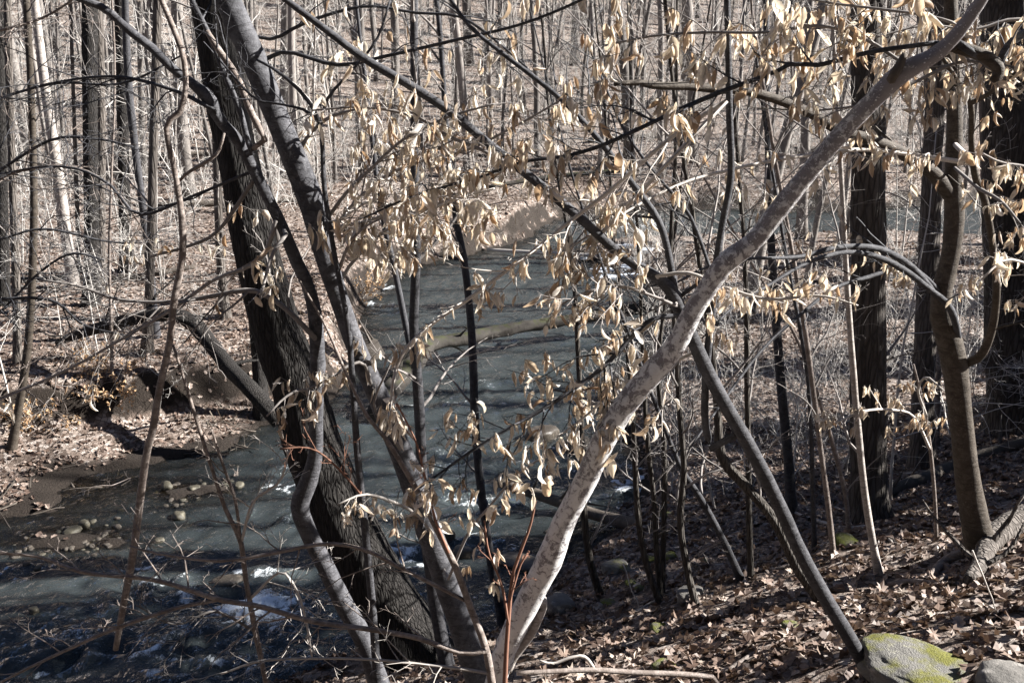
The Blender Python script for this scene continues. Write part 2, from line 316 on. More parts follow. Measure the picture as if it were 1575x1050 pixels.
# ------------------------------------------------------------------ mesh helpers
def crom(P, n):
    P = np.asarray(P, float)
    if len(P) < 3:
        t = np.linspace(0, len(P)-1, n); i = np.minimum(t.astype(int), len(P)-2); f = (t-i)[:, None]
        return P[i]*(1-f)+P[i+1]*f
    Q = np.vstack([2*P[0]-P[1], P, 2*P[-1]-P[-2]])
    seg = np.linalg.norm(np.diff(P[:, :3], axis=0), axis=1); cum = np.concatenate([[0], np.cumsum(seg)])
    s = np.linspace(0, cum[-1], n); i = np.clip(np.searchsorted(cum, s, side='right')-1, 0, len(P)-2)
    t = ((s-cum[i])/np.maximum(seg[i], 1e-9))[:, None]
    a, b, c, d = Q[i], Q[i+1], Q[i+2], Q[i+3]
    return 0.5*((2*b)+(-a+c)*t+(2*a-5*b+4*c-d)*t*t+(-a+3*b-3*c+d)*t**3)
class Buf:
    def __init__(s): s.V = []; s.Q = []; s.T = []; s.n = 0; s.A = []
    def add(s, V, Q=None, T=None, attr=None):
        V = np.asarray(V, float)
        if Q is not None and len(Q): s.Q.append(np.asarray(Q, np.int64)+s.n)
        if T is not None and len(T): s.T.append(np.asarray(T, np.int64)+s.n)
        s.V.append(V); s.A.append(np.zeros(len(V)) if attr is None else np.asarray(attr, float)); s.n += len(V)
    def tube(s, P, R, sides=6, rough=0.0, rng=None, cap=True, attr=None, ridge=0.0):
        P = np.asarray(P, float); R = np.asarray(R, float); n = len(P)
        T = np.gradient(P, axis=0); T /= np.maximum(np.linalg.norm(T, axis=1, keepdims=True), 1e-9)
        ref = np.array([1.0, 0.02, 0.03]) if abs(T[:, 0]).mean() < 0.8 else np.array([0.02, 1.0, 0.03])
        U = ref-T*(T@ref)[:, None]; U /= np.linalg.norm(U, axis=1, keepdims=True); Wv = np.cross(T, U)
        a = np.linspace(0, 2*np.pi, sides, endpoint=False)
        rr = np.repeat(R[:, None], sides, 1)
        if rough > 0 or ridge > 0:
            zz = np.cumsum(np.concatenate([[0], np.linalg.norm(np.diff(P, axis=0), axis=1)]))
            A, Z = np.meshgrid(a, zz); sd = rng.rand()*50 if rng is not None else 3
            if rough > 0:
                k = max(R.mean(), 0.01)
                rr = rr*(1+rough*2*(fbm(np.cos(A)*1.5+sd, Z/(4*k)+np.sin(A)*1.5, 1, 3)-0.45))
                if sides >= 9:
                    rr = rr*(1+rough*0.7*(vnoise(np.cos(A)*2.5+sd*2, Z/(0.9*k)+np.sin(A)*2.5, 9)-0.5))
                    rk_ = np.random.RandomState(int(sd*1000) % 99991)
                    for q in range(int(zz[-1]/(9*k))):
                        a0 = rk_.rand()*6.283; z0 = rk_.rand()*zz[-1]; da = np.abs((A-a0+np.pi) % (2*np.pi)-np.pi); dz = (Z-z0)/k
                        rr = rr*(1+rk_.uniform(.06, .24)*np.exp(-(da/.45)**2-(dz/.55)**2))
            if ridge > 0:
                f1 = np.abs(vnoise(A/(2*np.pi)*sides*0.34+sd+0.6*fbm(A*2+sd, Z*2.5, 6, 2), Z*2.0, 2)-0.5)*2
                f2 = vnoise(A*9+sd, Z*14, 4)-0.5
                rr = rr*(1+ridge*(f1-0.5)+ridge*0.5*f2)
        ring = (np.cos(a)[None, :, None]*U[:, None, :]+np.sin(a)[None, :, None]*Wv[:, None, :])*rr[:, :, None]+P[:, None, :]
        V = ring.reshape(-1, 3)
        i = np.arange(n-1)[:, None]*sides; j = np.arange(sides)[None, :]; j2 = (j+1) % sides
        Q = np.stack([i+j, i+j2, i+sides+j2, i+sides+j], -1).reshape(-1, 4)
        at_ = None if attr is None else np.repeat(np.asarray(attr), sides)
        Tt = None
        if cap and sides > 3:
            V = np.vstack([V, P[0], P[-1]]); c0 = n*sides; c1 = c0+1; jj = np.arange(sides); k2 = (jj+1) % sides
            Tt = np.vstack([np.stack([np.full(sides, c0), k2, jj], 1), np.stack([np.full(sides, c1), (n-1)*sides+jj, (n-1)*sides+k2], 1)])
            if at_ is not None: at_ = np.concatenate([at_, [attr[0], attr[-1]]])
        s.add(V, Q, Tt, at_)
    def mesh(s, name, mat, origin=(0,0,0), smooth=True, attr=None):
        me = bpy.data.meshes.new(name)
        V = np.vstack(s.V)-np.asarray(origin, float)
        Q = np.vstack(s.Q) if s.Q else np.zeros((0, 4), int); T = np.vstack(s.T) if s.T else np.zeros((0, 3), int)
        me.vertices.add(len(V)); me.vertices.foreach_set('co', V.astype(np.float32).ravel())
        nl = Q.size+T.size; me.loops.add(nl); me.loops.foreach_set('vertex_index', np.concatenate([Q.ravel(), T.ravel()]).astype(np.int32))
        npoly = len(Q)+len(T); me.polygons.add(npoly)
        ls = np.concatenate([np.arange(len(Q))*4, Q.size+np.arange(len(T))*3]).astype(np.int32)
        me.polygons.foreach_set('loop_start', ls)
        me.polygons.foreach_set('use_smooth', np.full(npoly, smooth))
        if attr:
            a = me.attributes.new(attr, 'FLOAT', 'POINT'); a.data.foreach_set('value', np.concatenate(s.A).astype(np.float32))
        me.update(calc_edges=True); me.materials.append(M[mat]); return me
def link(name, me, parent=None, loc=(0,0,0)):
    o = bpy.data.objects.new(name, me); COL.objects.link(o); o.location = loc
    if parent is not None: o.parent = parent
    return o
def tag(o, label, cat, group=None, kind=None):
    if label: o['label'] = label
    if cat: o['category'] = cat
    if group: o['group'] = group
    if kind: o['kind'] = kind
    return o
def thing(name, label, cat, loc, group=None):
    return tag(link(name, None, None, tuple(loc)), label, cat, group)

# ------------------------------------------------------------------ branching
def shoot(rng, p, d, L, n=6, wob=0.12, bend=(0,0,0)):
    d = np.asarray(d, float); d = d/np.linalg.norm(d); P = [np.asarray(p, float)]; st = L/(n-1)
    for i in range(n-1):
        d = d+rng.normal(0, wob, 3)+np.asarray(bend)*st; d /= np.linalg.norm(d); P.append(P[-1]+d*st)
    return np.array(P)
def sidedir(rng, t, spread=0.9, up=0.25, plane=0.5):
    t = t/np.linalg.norm(t); r = rng.normal(0, 1, 3); r[2] *= plane
    r = r-t*(r@t); r /= max(np.linalg.norm(r), 1e-6)
    a = spread*(0.8+0.4*rng.rand()); d = t*math.cos(a)+r*math.sin(a); d[2] += up
    return d/np.linalg.norm(d)
def twigs(buf, rng, P, R, count, L, levels=2, t0=0.1, up=0.15, sides=3, ends=None, spread=0.9, wob=0.14, sub=4, droop=0.0, rmin=0.0012, plane=0.5):
    n = len(P)
    for k in range(count):
        t = t0+(1-t0)*(k+rng.rand())/count; f = t*(n-1); i = min(int(f), n-2); fr = f-i
        p = P[i]*(1-fr)+P[i+1]*fr; tg = P[i+1]-P[i]; r = (R[i]*(1-fr)+R[i+1]*fr)
        l = L*(0.45+0.8*rng.rand())*(1.1-0.5*t)
        d = sidedir(rng, tg, spread, up, plane)
        m = max(4, min(9, int(l/0.12)+3)); Q = shoot(rng, p, d, l, m, wob, (0, 0, -droop))
        r0 = max(min(r*0.55, l*0.016+0.0012), rmin); RR = np.linspace(r0, max(r0*0.3, rmin*0.8), m)
        buf.tube(Q, RR, sides, cap=False)
        if ends is not None: ends.append((Q, levels))
        if levels > 1: twigs(buf, rng, Q, RR, sub, l*0.5, levels-1, 0.25, up, 3, ends, spread, wob, sub, droop, rmin, plane)

# ------------------------------------------------------------------ dry beech leaf meshes
def make_leaf(seed, mat='leaf'):
    rng = np.random.RandomState(seed); b = Buf(); nu, nv = 7, 5
    curl = 0.8+2.3*rng.rand(); bend = rng.uniform(-1.3, 1.3); tw = rng.uniform(-1.2, 1.2); hw = rng.uniform(0.21, 0.28)
    V = []
    x = z = 0.0; ang = -0.2*bend
    for i in range(nu):
        u = i/(nu-1); w = hw*math.sin(math.pi*min(1, 0.03+0.97*u**0.85))**0.8+0.004
        cl = curl*(0.75+0.5*u)
        ca, sa = math.cos(tw*u), math.sin(tw*u)
        for j in range(nv):
            v = -1+2*j/(nv-1); a = v*cl
            lx = w*math.sin(a)/cl*1.0; ly = w*(1-math.cos(a))/cl+0.016*((i+j) % 2)*abs(v)+rng.normal(0, .012)
            lx, ly = lx*ca-ly*sa, lx*sa+ly*ca
            V.append((lx, x+ly*math.cos(ang), z+ly*math.sin(ang)))
        st = 1.0/(nu-1); x += st*math.sin(ang); z -= st*math.cos(ang); ang += bend/(nu-1)
    Q = [(i*nv+j, i*nv+j+1, (i+1)*nv+j+1, (i+1)*nv+j) for i in range(nu-1) for j in range(nv-1)]
    b.add(V, Q); return b.mesh('dry_leaf', mat)
LEAVES = [make_leaf(s) for s in range(16)]
LEAFDATA = []
for me_ in LEAVES:
    v_ = np.zeros(len(me_.vertices)*3); me_.vertices.foreach_get('co', v_); q_ = np.array([p_.vertices[:] for p_ in me_.polygons]); LEAFDATA.append((v_.reshape(-1, 3), q_))
LEAFCOUNT = {}; EXTRA = {}
def hang_leaf(rng, p, branch, root, size, name='leaf'):
    k = root.name; LEAFCOUNT[k] = LEAFCOUNT.get(k, 0)+1
    s = size*(0.58+0.6*rng.rand()); li = rng.randint(len(LEAVES))
    tilt = abs(rng.normal(0, 0.5)); az = rng.rand()*6.283; wd = 0.55+0.6*rng.rand()
    rot = Matrix.Rotation(az, 4, 'Z') @ Matrix.Rotation(tilt, 4, 'X') @ Matrix.Rotation(rng.rand()*6.283, 4, 'Z')
    if LEAFCOUNT[k] > 298:
        V = LEAFDATA[li][0]*np.array([s*wd, s, s]) @ np.array(rot.to_3x3()).T + np.asarray(p)
        EXTRA.setdefault(k, (root, Buf()))[1].add(V, LEAFDATA[li][1], None, np.full(len(V), rng.rand())); return
    o = link(name, LEAVES[li], branch); o.location = Vector(p)-root.location
    o.scale = (s*wd, s, s); o.rotation_euler = rot.to_euler()

# ------------------------------------------------------------------ traced trees and branches
def trace(pts, Ya, Yb=None, dens=26):
    """pts: (px, py, width px) in photo pixels from base to tip; Ya..Yb distance from the viewer along the path."""
    Yb = Ya if Yb is None else Yb
    a = np.array(pts, float); L = np.concatenate([[0], np.cumsum(np.hypot(np.diff(a[:, 0]), np.diff(a[:, 1])))]); f = L/L[-1]
    ws = a[:, 2]
    P = np.array([[*at(a[i, 0], a[i, 1], Ya+(Yb-Ya)*f[i]), pxrad(a[i, 0], a[i, 1], Ya+(Yb-Ya)*f[i], ws[i])] for i in range(len(a))])
    C = crom(P, dens); return C[:, :3], np.maximum(C[:, 3], 0.0008)
def extend_down(P, R, sink=0.15):
    d = P[0]-P[min(3, len(P)-1)]; d /= np.linalg.norm(d); d = d*0.6+np.array([0, 0, -1.0])*0.7; d /= np.linalg.norm(d)
    p = P[0].copy(); add = []
    for i in range(80):
        p = p+d*0.06
        if i % 2 == 0: add.append(p.copy())
        if p[2] < gz(p[0], p[1])-sink: break
    add.append(p.copy()); add = add[::-1]; n = len(add)
    rr = R[0]*(1+0.35*np.linspace(1, 0, n)**2)
    return np.vstack([add, P]), np.concatenate([rr, R])
def extend_up(rng, P, R, L, vert=0.15):
    d = P[-1]-P[-4]; d /= np.linalg.norm(d); st = 0.25; p = P[-1].copy(); A = []; n = max(3, int(L/st))
    for i in range(n):
        d = d+rng.normal(0, 0.03, 3)+np.array([0, 0, vert*st]); d /= np.linalg.norm(d); p = p+d*st; A.append(p.copy())
    return np.vstack([P, A]), np.concatenate([R, R[-1]*np.linspace(1, 0.25, n)])

class Tree:
    def __init__(s, name, label, cat, pts, Ya, Yb=None, mat='beech', group=None, sides=10, dens=30, rough=0.06, ridge=0.0, up=0, crown=0, seed=0, down=True, lich=None, flare=0.0, twig_mat='twig'):
        s.rng = np.random.RandomState(seed+100)
        P, R = trace(pts, Ya, Yb, dens); n0 = len(P)
        if flare: R = R*(1+flare*np.exp(-np.linspace(0, 30, n0)))
        if down: P, R = extend_down(P, R)
        nv = len(P)
        if up: P, R = extend_up(s.rng, P, R, up)
        s.base = P[0].copy(); s.base[2] = gz(P[0][0], P[0][1]) if down else P[0][2]
        s.root = thing(name, label, cat, s.base, group); s.P, s.R = P, R
        b = Buf(); at_ = None
        if lich is not None: at_ = np.interp(np.arange(len(P)), np.linspace(0, len(P)-1, len(lich)), lich)
        b.tube(P, R, sides, rough, s.rng, True, at_, ridge)
        s.trunk = link('trunk', b.mesh(name+'_trunk', mat, s.base, attr='lich' if lich is not None else None), s.root)
        s.twig_mat = twig_mat; s.mat = mat
        if up and crown:
            cb = Buf(); Pu = P[nv-2:]; Ru = R[nv-2:]
            twigs(cb, s.rng, Pu, Ru, crown, 1.6, 3, 0.0, 0.25, 4, None, 0.9, 0.12, 5)
            link('crown', cb.mesh(name+'_crown', twig_mat, s.base), s.root)
    def limb(s, pts, Ya, Yb=None, mat=None, ntw=0, ltw=0.3, lev=3, name='branch', leaves=0, size=0.1, dens=18, sides=6, droop=0.25, up=0.0, seed=None, sub=3, t0=0.15, ends_only=False, label=None, join=True):
        rng = np.random.RandomState(seed if seed is not None else s.rng.randint(1 << 30))
        P, R = trace(pts, Ya, Yb, dens)
        if join:
            k = np.argmin(np.linalg.norm(s.P-P[0], axis=1)); g = s.P[k]
            d = np.linalg.norm(g-P[0])
            if 0.02 < d < 1.5: P = np.vstack([g, P]); R = np.concatenate([[R[0]], R])
        b = Buf(); b.tube(P, R, sides, 0.05, rng); ends = []
        if ntw: twigs(b, rng, P, R, int(ntw*(1.0 if leaves else 1.35)), ltw*(1.0 if leaves else 1.3), lev, t0, up, 3, ends, 0.85, 0.14, sub, droop, 0.0016)
        o = link(name, b.mesh(name, mat or s.twig_mat, s.base), s.root)
        if label: o['label'] = label
        if leaves:
            src = ends if ends else [(P, 1)]
            wts = np.array([np.linalg.norm(q[0][-1]-q[0][0]) for q in src]); cum = np.cumsum(wts)/wts.sum()
            leaves = int(leaves*2.0)
            for i in range(leaves):
                q = src[min(np.searchsorted(cum, rng.rand()), len(src)-1)][0]
                t = rng.uniform(0.2, 1)*(len(q)-1); j = min(int(t), len(q)-2); p = q[j]*(1-t+j)+q[j+1]*(t-j)
                hang_leaf(rng, p, o, s.root, size)
        return o

def rock(name, label, cat, c, dims, mat, seed=0, rot=0.0, group=None, sub=3, sink=0.3, flat=0.6, parts=None):
    bm = bmesh.new(); bmesh.ops.create_icosphere(bm, subdivisions=sub, radius=1.0)
    off = Vector((seed*7.3, seed*1.7, seed*3.1))
    for v in bm.verts:
        n = v.co.normalized()
        r = 1+0.30*mnoise.noise(n*1.1+off)+0.12*mnoise.noise(n*2.7+off)+0.04*mnoise.noise(n*7+off)
        v.co = n*r
        if v.co.z > flat: v.co.z = flat+(v.co.z-flat)*0.35
        v.co = Vector((v.co.x*dims[0], v.co.y*dims[1], v.co.z*dims[2]))
    me = bpy.data.meshes.new(name); bm.to_mesh(me); bm.free(); me.materials.append(M[mat])
    for p in me.polygons: p.use_smooth = True
    z = c[2] if len(c) > 2 else gz(c[0], c[1])
    o = link(name, me, None, (c[0], c[1], z+dims[2]*(0.55-sink)))
    o.rotation_euler = (0, 0, rot); return tag(o, label, cat, group)

# ------------------------------------------------------------------ setting: forest floor, water
def axis(segs):
    out = [segs[0][0]]
    for a, b, s in segs:
        n = max(1, int(round((b-a)/s))); out += list(np.linspace(a, b, n+1)[1:])
    return np.array(out)
gx = axis([(-320,-120,20),(-120,-45,3.5),(-45,-15,0.7),(-15,9,0.12),(9,30,0.6),(30,120,3.5),(120,320,20)])
gy = axis([(-120,-20,10),(-20,2,0.9),(2,20,0.12),(20,40,0.22),(40,80,0.6),(80,150,2.5),(150,420,15)])
GX, GY = np.meshgrid(gx, gy); GZ = ground(GX, GY)
gb = Buf(); nx, ny = len(gx), len(gy)
ii = np.arange(ny-1)[:, None]*nx; jj = np.arange(nx-1)[None, :]
gQ = np.stack([ii+jj, ii+jj+1, ii+nx+jj+1, ii+nx+jj], -1).reshape(-1, 4)
dsl = np.hypot(np.gradient(GZ, gy, axis=0), np.gradient(GZ, gx, axis=1))
bare = np.clip(sstep(1.0, 2.4, dsl)*.8+sstep(0.17, 0.04, GZ+0.25*(fbm(GX*1.7, GY*1.7, 66, 3)-.45))*1.0, 0, 1)
bare = np.where(GY > 60, 0, bare*np.where(GZ > 0.15, .85, 1))
gb.add(np.stack([GX, GY, GZ], -1).reshape(-1, 3), gQ, None, bare.ravel())
floor_o = link('forest_floor', gb.mesh('forest_floor', 'ground', attr='bare')); floor_o['kind'] = 'structure'

wx = axis([(-45,-14,0.5),(-14,5,0.065),(5,14,0.2),(14,60,1.0)]); wy = axis([(3,7,0.3),(7,15,0.06),(15,24,0.09),(24,55,0.22)])
WX, WY = np.meshgrid(wx, wy); GW = ground(WX, WY, True)
fx = WX*0.8+WY*0.25; fy = WY*0.9-WX*0.4
amp = 0.018+0.034*fbm(WX*0.5, WY*0.5, 40, 2)
foam = np.zeros_like(WX)
RIF = [(400,942,.62,1.0),(470,925,.5,.55),(110,985,.5,.6),(235,1005,.45,.75),(300,985,.45,.6),(195,935,.5,.4),(440,752,.45,.75),(500,742,.5,.7),(620,862,.5,1.0),(560,845,.5,.5),(728,772,.5,.8),(790,785,.4,.5),(560,445,.7,1.0),(575,470,.6,.7),(705,620,.6,.55),(745,590,.6,.45),(235,900,.35,.7),(225,860,.3,.5),(410,795,.4,.5),(460,800,.4,.55),(60,1030,.4,.6),(340,800,.3,.4),(960,347,1.6,.6),(860,352,1.2,.5),(1050,345,1.6,.45),(690,960,.5,.6),(760,900,.5,.5),(700,700,.6,.5),(870,860,.5,.45),(980,760,.4,.8),(970,780,.5,.6),(990,720,.5,.7),(430,975,.5,.5),(360,1025,.5,.5),(660,830,.6,.5),(900,640,.5,.4),(810,690,.6,.4),(20,1000,.4,.5),(150,960,.4,.4),(840,620,.5,.4),(650,760,.5,.45)]
rr_ = np.random.RandomState(12)
for k in range(70):
    RIF.append((rr_.uniform(0, 700), rr_.uniform(860, 1045), rr_.uniform(.12, .3), rr_.uniform(.35, .75)))
for k in range(40):
    RIF.append((rr_.uniform(420, 930), rr_.uniform(600, 860), rr_.uniform(.12, .3), rr_.uniform(.3, .65)))
for (px, py, r, s) in RIF:
    cx, cy = zplane(px, py); sc = 1.0+max(0, cy-14)*0.035
    g = np.exp(-(((WX-cx)/(r*sc*1.25))**2+((WY-cy)/(r*sc*0.75))**2))
    foam = np.maximum(foam, g*s); amp = amp+g*s*0.055
w1 = 1-np.abs(vnoise(fx*2.2+0.7*vnoise(WX*3, WY*3, 50), fy*3.1, 41)*2-1)
w2 = 1-np.abs(vnoise(fx*5+1.0*vnoise(WX*4, WY*4, 51), fy*6.5, 42)*2-1)
WZ = amp*(1.6*(w1-0.5)+0.8*(w2-0.5)+0.5*(vnoise(WX*14, WY*16, 43)-0.5))
w3 = 1-np.abs(vnoise(WX*7+WY*2+1.5*vnoise(WX*5, WY*5, 52), WY*9-WX*3, 44)*2-1)
fo_ = np.minimum(foam*(0.25+0.75*np.maximum(np.maximum(w1, w2), w3)**4), 0.78)
wb_ = Buf(); nx, ny = len(wx), len(wy); ii = np.arange(ny-1)[:, None]*nx; jj = np.arange(nx-1)[None, :]
wQ = np.stack([ii+jj, ii+jj+1, ii+nx+jj+1, ii+nx+jj], -1).reshape(-1, 4)
keep = (GW < 0.12).ravel()[wQ].any(1); wQ = wQ[keep]
used = np.zeros(nx*ny, bool); used[wQ.ravel()] = True; remap = np.cumsum(used)-1
wV = np.stack([WX, WY, WZ], -1).reshape(-1, 3)[used]
wb_.add(wV, remap[wQ], None, fo_.ravel()[used])
wme = wb_.mesh('stream_water', 'water', attr='foam')
dp = 1-np.exp(-np.maximum(-GW, 0)*4.5); dp = np.clip(dp*1.02, 0, 0.97)
a = wme.attributes.new('deep', 'FLOAT', 'POINT'); a.data.foreach_set('value', dp.ravel()[used].astype(np.float32))
water_o = link('stream_water', wme); water_o['kind'] = 'structure'

# ------------------------------------------------------------------ near trees traced with their own distance
T1 = Tree('beech_tree', 'smooth grey beech with one sunlit edge, leaning in front of the dark furrowed trunk', 'tree',
    [(745,1065,47),(715,970,44),(690,900,42),(665,830,39),(640,760,37),(615,690,36),(582,610,34),(550,540,30),(525,470,29),(500,390,34),(482,320,40),(455,250,39),(430,190,37),(398,110,39),(368,40,39),(340,-20,39)],
    4.9, 5.3, 'beech', sides=20, dens=60, rough=0.05, up=5, crown=16, seed=1)
T2 = Tree('beech_tree', 'slim grey beech stem with a crooked elbow and a kink above the water', 'tree',
    [(588,1065,32),(560,985,30),(530,930,29),(500,870,27),(475,820,27),(461,778,29),(474,742,27),(485,700,22),(486,640,22),(488,560,23),(485,490,22),(474,440,20),(455,400,20),(435,350,18),(415,310,18),(390,260,18),(365,215,18),(338,185,18),(322,152,22),(300,132,16),(265,105,14),(235,75,14),(200,48,13),(160,13,12),(115,-5,11),(60,-40,10)],
    5.3, 5.0, 'beech', sides=14, dens=80, rough=0.07, up=3, crown=8, seed=2)
T2.limb([(388,235,10),(380,213,9),(370,173,9),(347,117,9),(320,50,8),(293,-5,8),(280,-60,6)], 5.05, 5.2, 'beech', name='limb', dens=20, ntw=5, ltw=.5)
T2.limb([(408,215,9),(385,170,11),(365,120,11),(335,75,10),(318,48,8)], 5.0, 5.1, 'stem', name='broken_limb', dens=14)
T2.limb([(90,-30,9),(160,-70,9),(225,-45,9),(250,5,9),(265,40,9),(280,80,9),(285,110,9),(285,142,9),(275,175,10),(257,188,9),(258,215,9),(270,270,9),(280,340,11),(280,400,11),(268,460,11),(262,520,11),(245,600,11),(235,660,12),(225,700,12),(214,780,12),(205,850,12),(190,930,11),(178,998,9)], 4.9, 4.7, 'stem', name='hanging_branch', dens=70, sides=8, label='pale broken branch hanging down before the water')
T2.limb([(276,278,5),(290,265,5),(312,252,6),(335,235,5),(345,205,4)], 4.85, 4.85, 'stem', name='branch', dens=10, join=False)
T2.limb([(485,520,9),(440,475,8),(400,450,8),(370,447,8),(300,460,7),(240,465,6),(180,460,5),(120,440,4),(60,430,3)], 5.1, 5.4, 'twig', ntw=12, ltw=.45, dens=26)
T2.limb([(425,340,8),(400,400,7),(330,430,6),(270,472,6),(190,520,5),(100,570,4),(0,615,3)], 5.1, 5.5, 'twig', ntw=12, ltw=.5, dens=24, leaves=5)
T2.limb([(395,270,8),(340,350,6),(300,375,5),(230,395,4)], 5.1, 5.6, 'twig', ntw=8, ltw=.3, leaves=14, dens=14)
T2.limb([(440,360,7),(420,390,6),(410,420,5),(400,460,4)], 5.0, 4.8, 'twig', ntw=5, ltw=.25, leaves=10, dens=10)
T2.limb([(330,170,7),(270,140,6),(180,118,5),(80,128,4),(0,152,3)], 5.0, 5.6, 'beech_dark', ntw=9, ltw=.5, dens=18)
T2.limb([(392,262,6),(300,300,5),(215,330,5),(170,285,4),(120,260,4),(60,257,3),(0,268,3)], 5.1, 5.6, 'beech_dark', ntw=9, ltw=.5, dens=22)

BIG = Tree('oak_tree', 'big dark furrowed trunk leaning left from the near stream bank', 'tree',
    [(655,1030,110),(600,940,104),(550,850,99),(510,760,91),(480,680,86),(460,600,80),(430,520,76),(405,430,71),(385,340,67),(370,260,63),(350,170,61),(335,80,60),(320,-10,58)],
    7.3, 7.6, 'furrow', sides=56, dens=170, rough=0.05, ridge=0.065, up=9, crown=14, seed=3, flare=0.1)
T3 = Tree('beech_tree', 'leaning trunk crusted with white lichen, rising to the right', 'tree',
    [(758,1065,31),(775,1005,34),(800,950,37),(830,890,39),(846,858,42),(868,800,35),(900,740,35),(930,675,37),(962,622,37),(1000,577,37),(1038,532,33),(1064,482,31),(1090,440,30),(1116,404,33),(1160,370,30),(1200,320,30),(1240,270,28),(1290,210,27),(1340,157,28),(1388,112,31),(1436,86,24),(1470,55,21),(1500,15,19),(1525,-25,18)],
    4.5, 3.9, 'lichen', sides=24, dens=110, rough=0.07, up=2.2, crown=0, seed=4, lich=[1.05,1.05,1.05,1.05,1.02,1,1,.98,.97,.95,.94,.92,.9,.88,.86,.82,.76,.65,.45,.3,.2])
T3.limb([(834,925,20),(826,950,18),(812,978,18),(788,1008,20),(778,1030,20)], 4.5, 4.5, 'pale', name='side_stem', dens=14, sides=10)
T3.limb([(1372,120,16),(1384,100,15),(1392,82,9)], 3.95, 3.95, 'wood', name='snag', dens=6)
T3.limb([(1466,70,22),(1490,78,20),(1512,86,20),(1530,98,20),(1536,112,18),(1526,124,10)], 4.0, 3.95, 'beech_brown', name='limb', dens=16, sides=10, label='brown hooked limb')
T3.limb([(1534,108,12),(1545,80,14),(1560,62,14),(1590,42,12)], 4.0, 4.0, 'beech', name='limb', dens=10, ntw=3, ltw=.3, leaves=8)

T4 = Tree('beech_tree', 'thin dark stem leaning left across the lichen trunk from the leafy slope', 'tree',
    [(1352,1065,22),(1312,990,22),(1270,920,22),(1232,850,22),(1200,780,22),(1160,700,22),(1120,630,21),(1090,575,22),(1065,520,22),(1046,478,21),(1033,448,21),(1008,424,17),(960,396,15),(900,342,15),(850,300,15),(800,260,14),(750,220,14),(690,170,14),(620,125,14),(560,90,13),(500,45,11),(440,0,10),(410,-25,10)],
    4.6, 4.5, 'beech_dark', sides=14, dens=70, rough=0.05, up=3, crown=8, seed=5)
T4.limb([(1092,690,12),(1084,640,12),(1087,560,12),(1094,490,12),(1100,420,12),(1110,350,11),(1124,270,11),(1122,180,11),(1120,80,10),(1118,-10,10),(1116,-80,9)], 4.6, 4.5, 'beech_dark', name='upright_stem', dens=36, sides=8)

T4.limb([(1040,465,13),(1030,400,11),(1013,340,11),(973,283,10),(933,230,10),(897,187,9),(860,150,8),(820,118,8),(770,80,7),(722,40,6),(690,-5,5)], 4.55, 4.9, 'beech_dark', name='forked_stem', dens=34, sides=8, ntw=10, ltw=.4)
T4.limb([(1095,420,6),(1060,330,6),(1010,270,5),(960,200,5),(930,130,4),(900,60,3)], 4.6, 5.2, 'beech_dark', dens=20, ntw=12, ltw=.4)

G1 = Tree('beech_tree', 'brown forked beech with hooked limbs standing above a gnarled root', 'tree',
    [(1512,850,44),(1500,800,40),(1488,730,36),(1480,660,34),(1472,590,36),(1462,530,38),(1448,485,34),(1450,440,30),(1462,390,28),(1468,330,30),(1466,290,26),(1468,200,24),(1466,100,22),(1462,0,20),(1460,-40,20)],
    hit(1512,850)[1], None, 'beech_brown', sides=18, dens=60, rough=0.08, up=4, crown=4, seed=6, flare=0.3)
g1y = G1.P[8][1]
G1.limb([(1462,300,24),(1430,262,22),(1380,232,20),(1330,212,18),(1295,203,17),(1250,176,16),(1200,155,15),(1150,140,14),(1110,137,15),(1060,133,13),(1010,132,12),(980,127,10),(945,130,6)], g1y, 5.6, 'beech_brown', name='limb', dens=36, sides=10, ntw=5, ltw=.4)
G1.limb([(1488,558,14),(1510,545,14),(1527,500,13),(1533,440,12),(1527,380,11),(1515,310,11),(1500,270,11),(1494,215,9),(1493,160,9),(1470,120,7),(1450,90,6)], g1y, g1y-1.3, 'beech_brown', name='limb', dens=34, sides=9, ntw=8, ltw=.35, leaves=30, size=.085)
G1.limb([(1495,158,8),(1520,145,7),(1550,120,6),(1600,95,5)], g1y-1.1, g1y-1.6, 'beech_brown', dens=10, ntw=4, ltw=.3, leaves=12, size=.085)
G1.limb([(1476,530,10),(1468,490,11),(1455,465,11),(1430,445,10),(1405,425,11),(1385,412,11),(1350,395,9),(1300,388,8),(1240,405,6),(1180,440,5),(1130,470,4),(1080,520,3)], g1y, 5.0, 'beech_dark', dens=32, ntw=10, ltw=.4, leaves=34, size=.085)
G1.limb([(1445,460,9),(1420,430,11),(1395,405,12),(1350,382,10),(1290,380,9),(1230,395,7),(1150,398,5),(1090,410,4),(1030,440,3)], g1y, 5.0, 'beech_dark', dens=30, ntw=8, ltw=.4, leaves=22, size=.085)
G1.limb([(1452,455,8),(1400,412,8),(1330,428,7),(1280,445,6),(1230,485,6),(1170,540,5),(1110,620,4),(1060,690,3)], g1y, 5.0, 'beech_dark', dens=24, ntw=8, ltw=.35)
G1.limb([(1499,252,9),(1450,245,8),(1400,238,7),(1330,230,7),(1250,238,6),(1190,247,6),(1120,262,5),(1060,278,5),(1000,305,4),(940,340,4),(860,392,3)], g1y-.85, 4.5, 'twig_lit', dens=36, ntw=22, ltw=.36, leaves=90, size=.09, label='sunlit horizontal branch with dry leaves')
G1.limb([(1505,290,6),(1540,310,5),(1570,345,4)], g1y-.9, g1y-1.4, 'twig', dens=8, ntw=5, ltw=.25, leaves=22, size=.085)

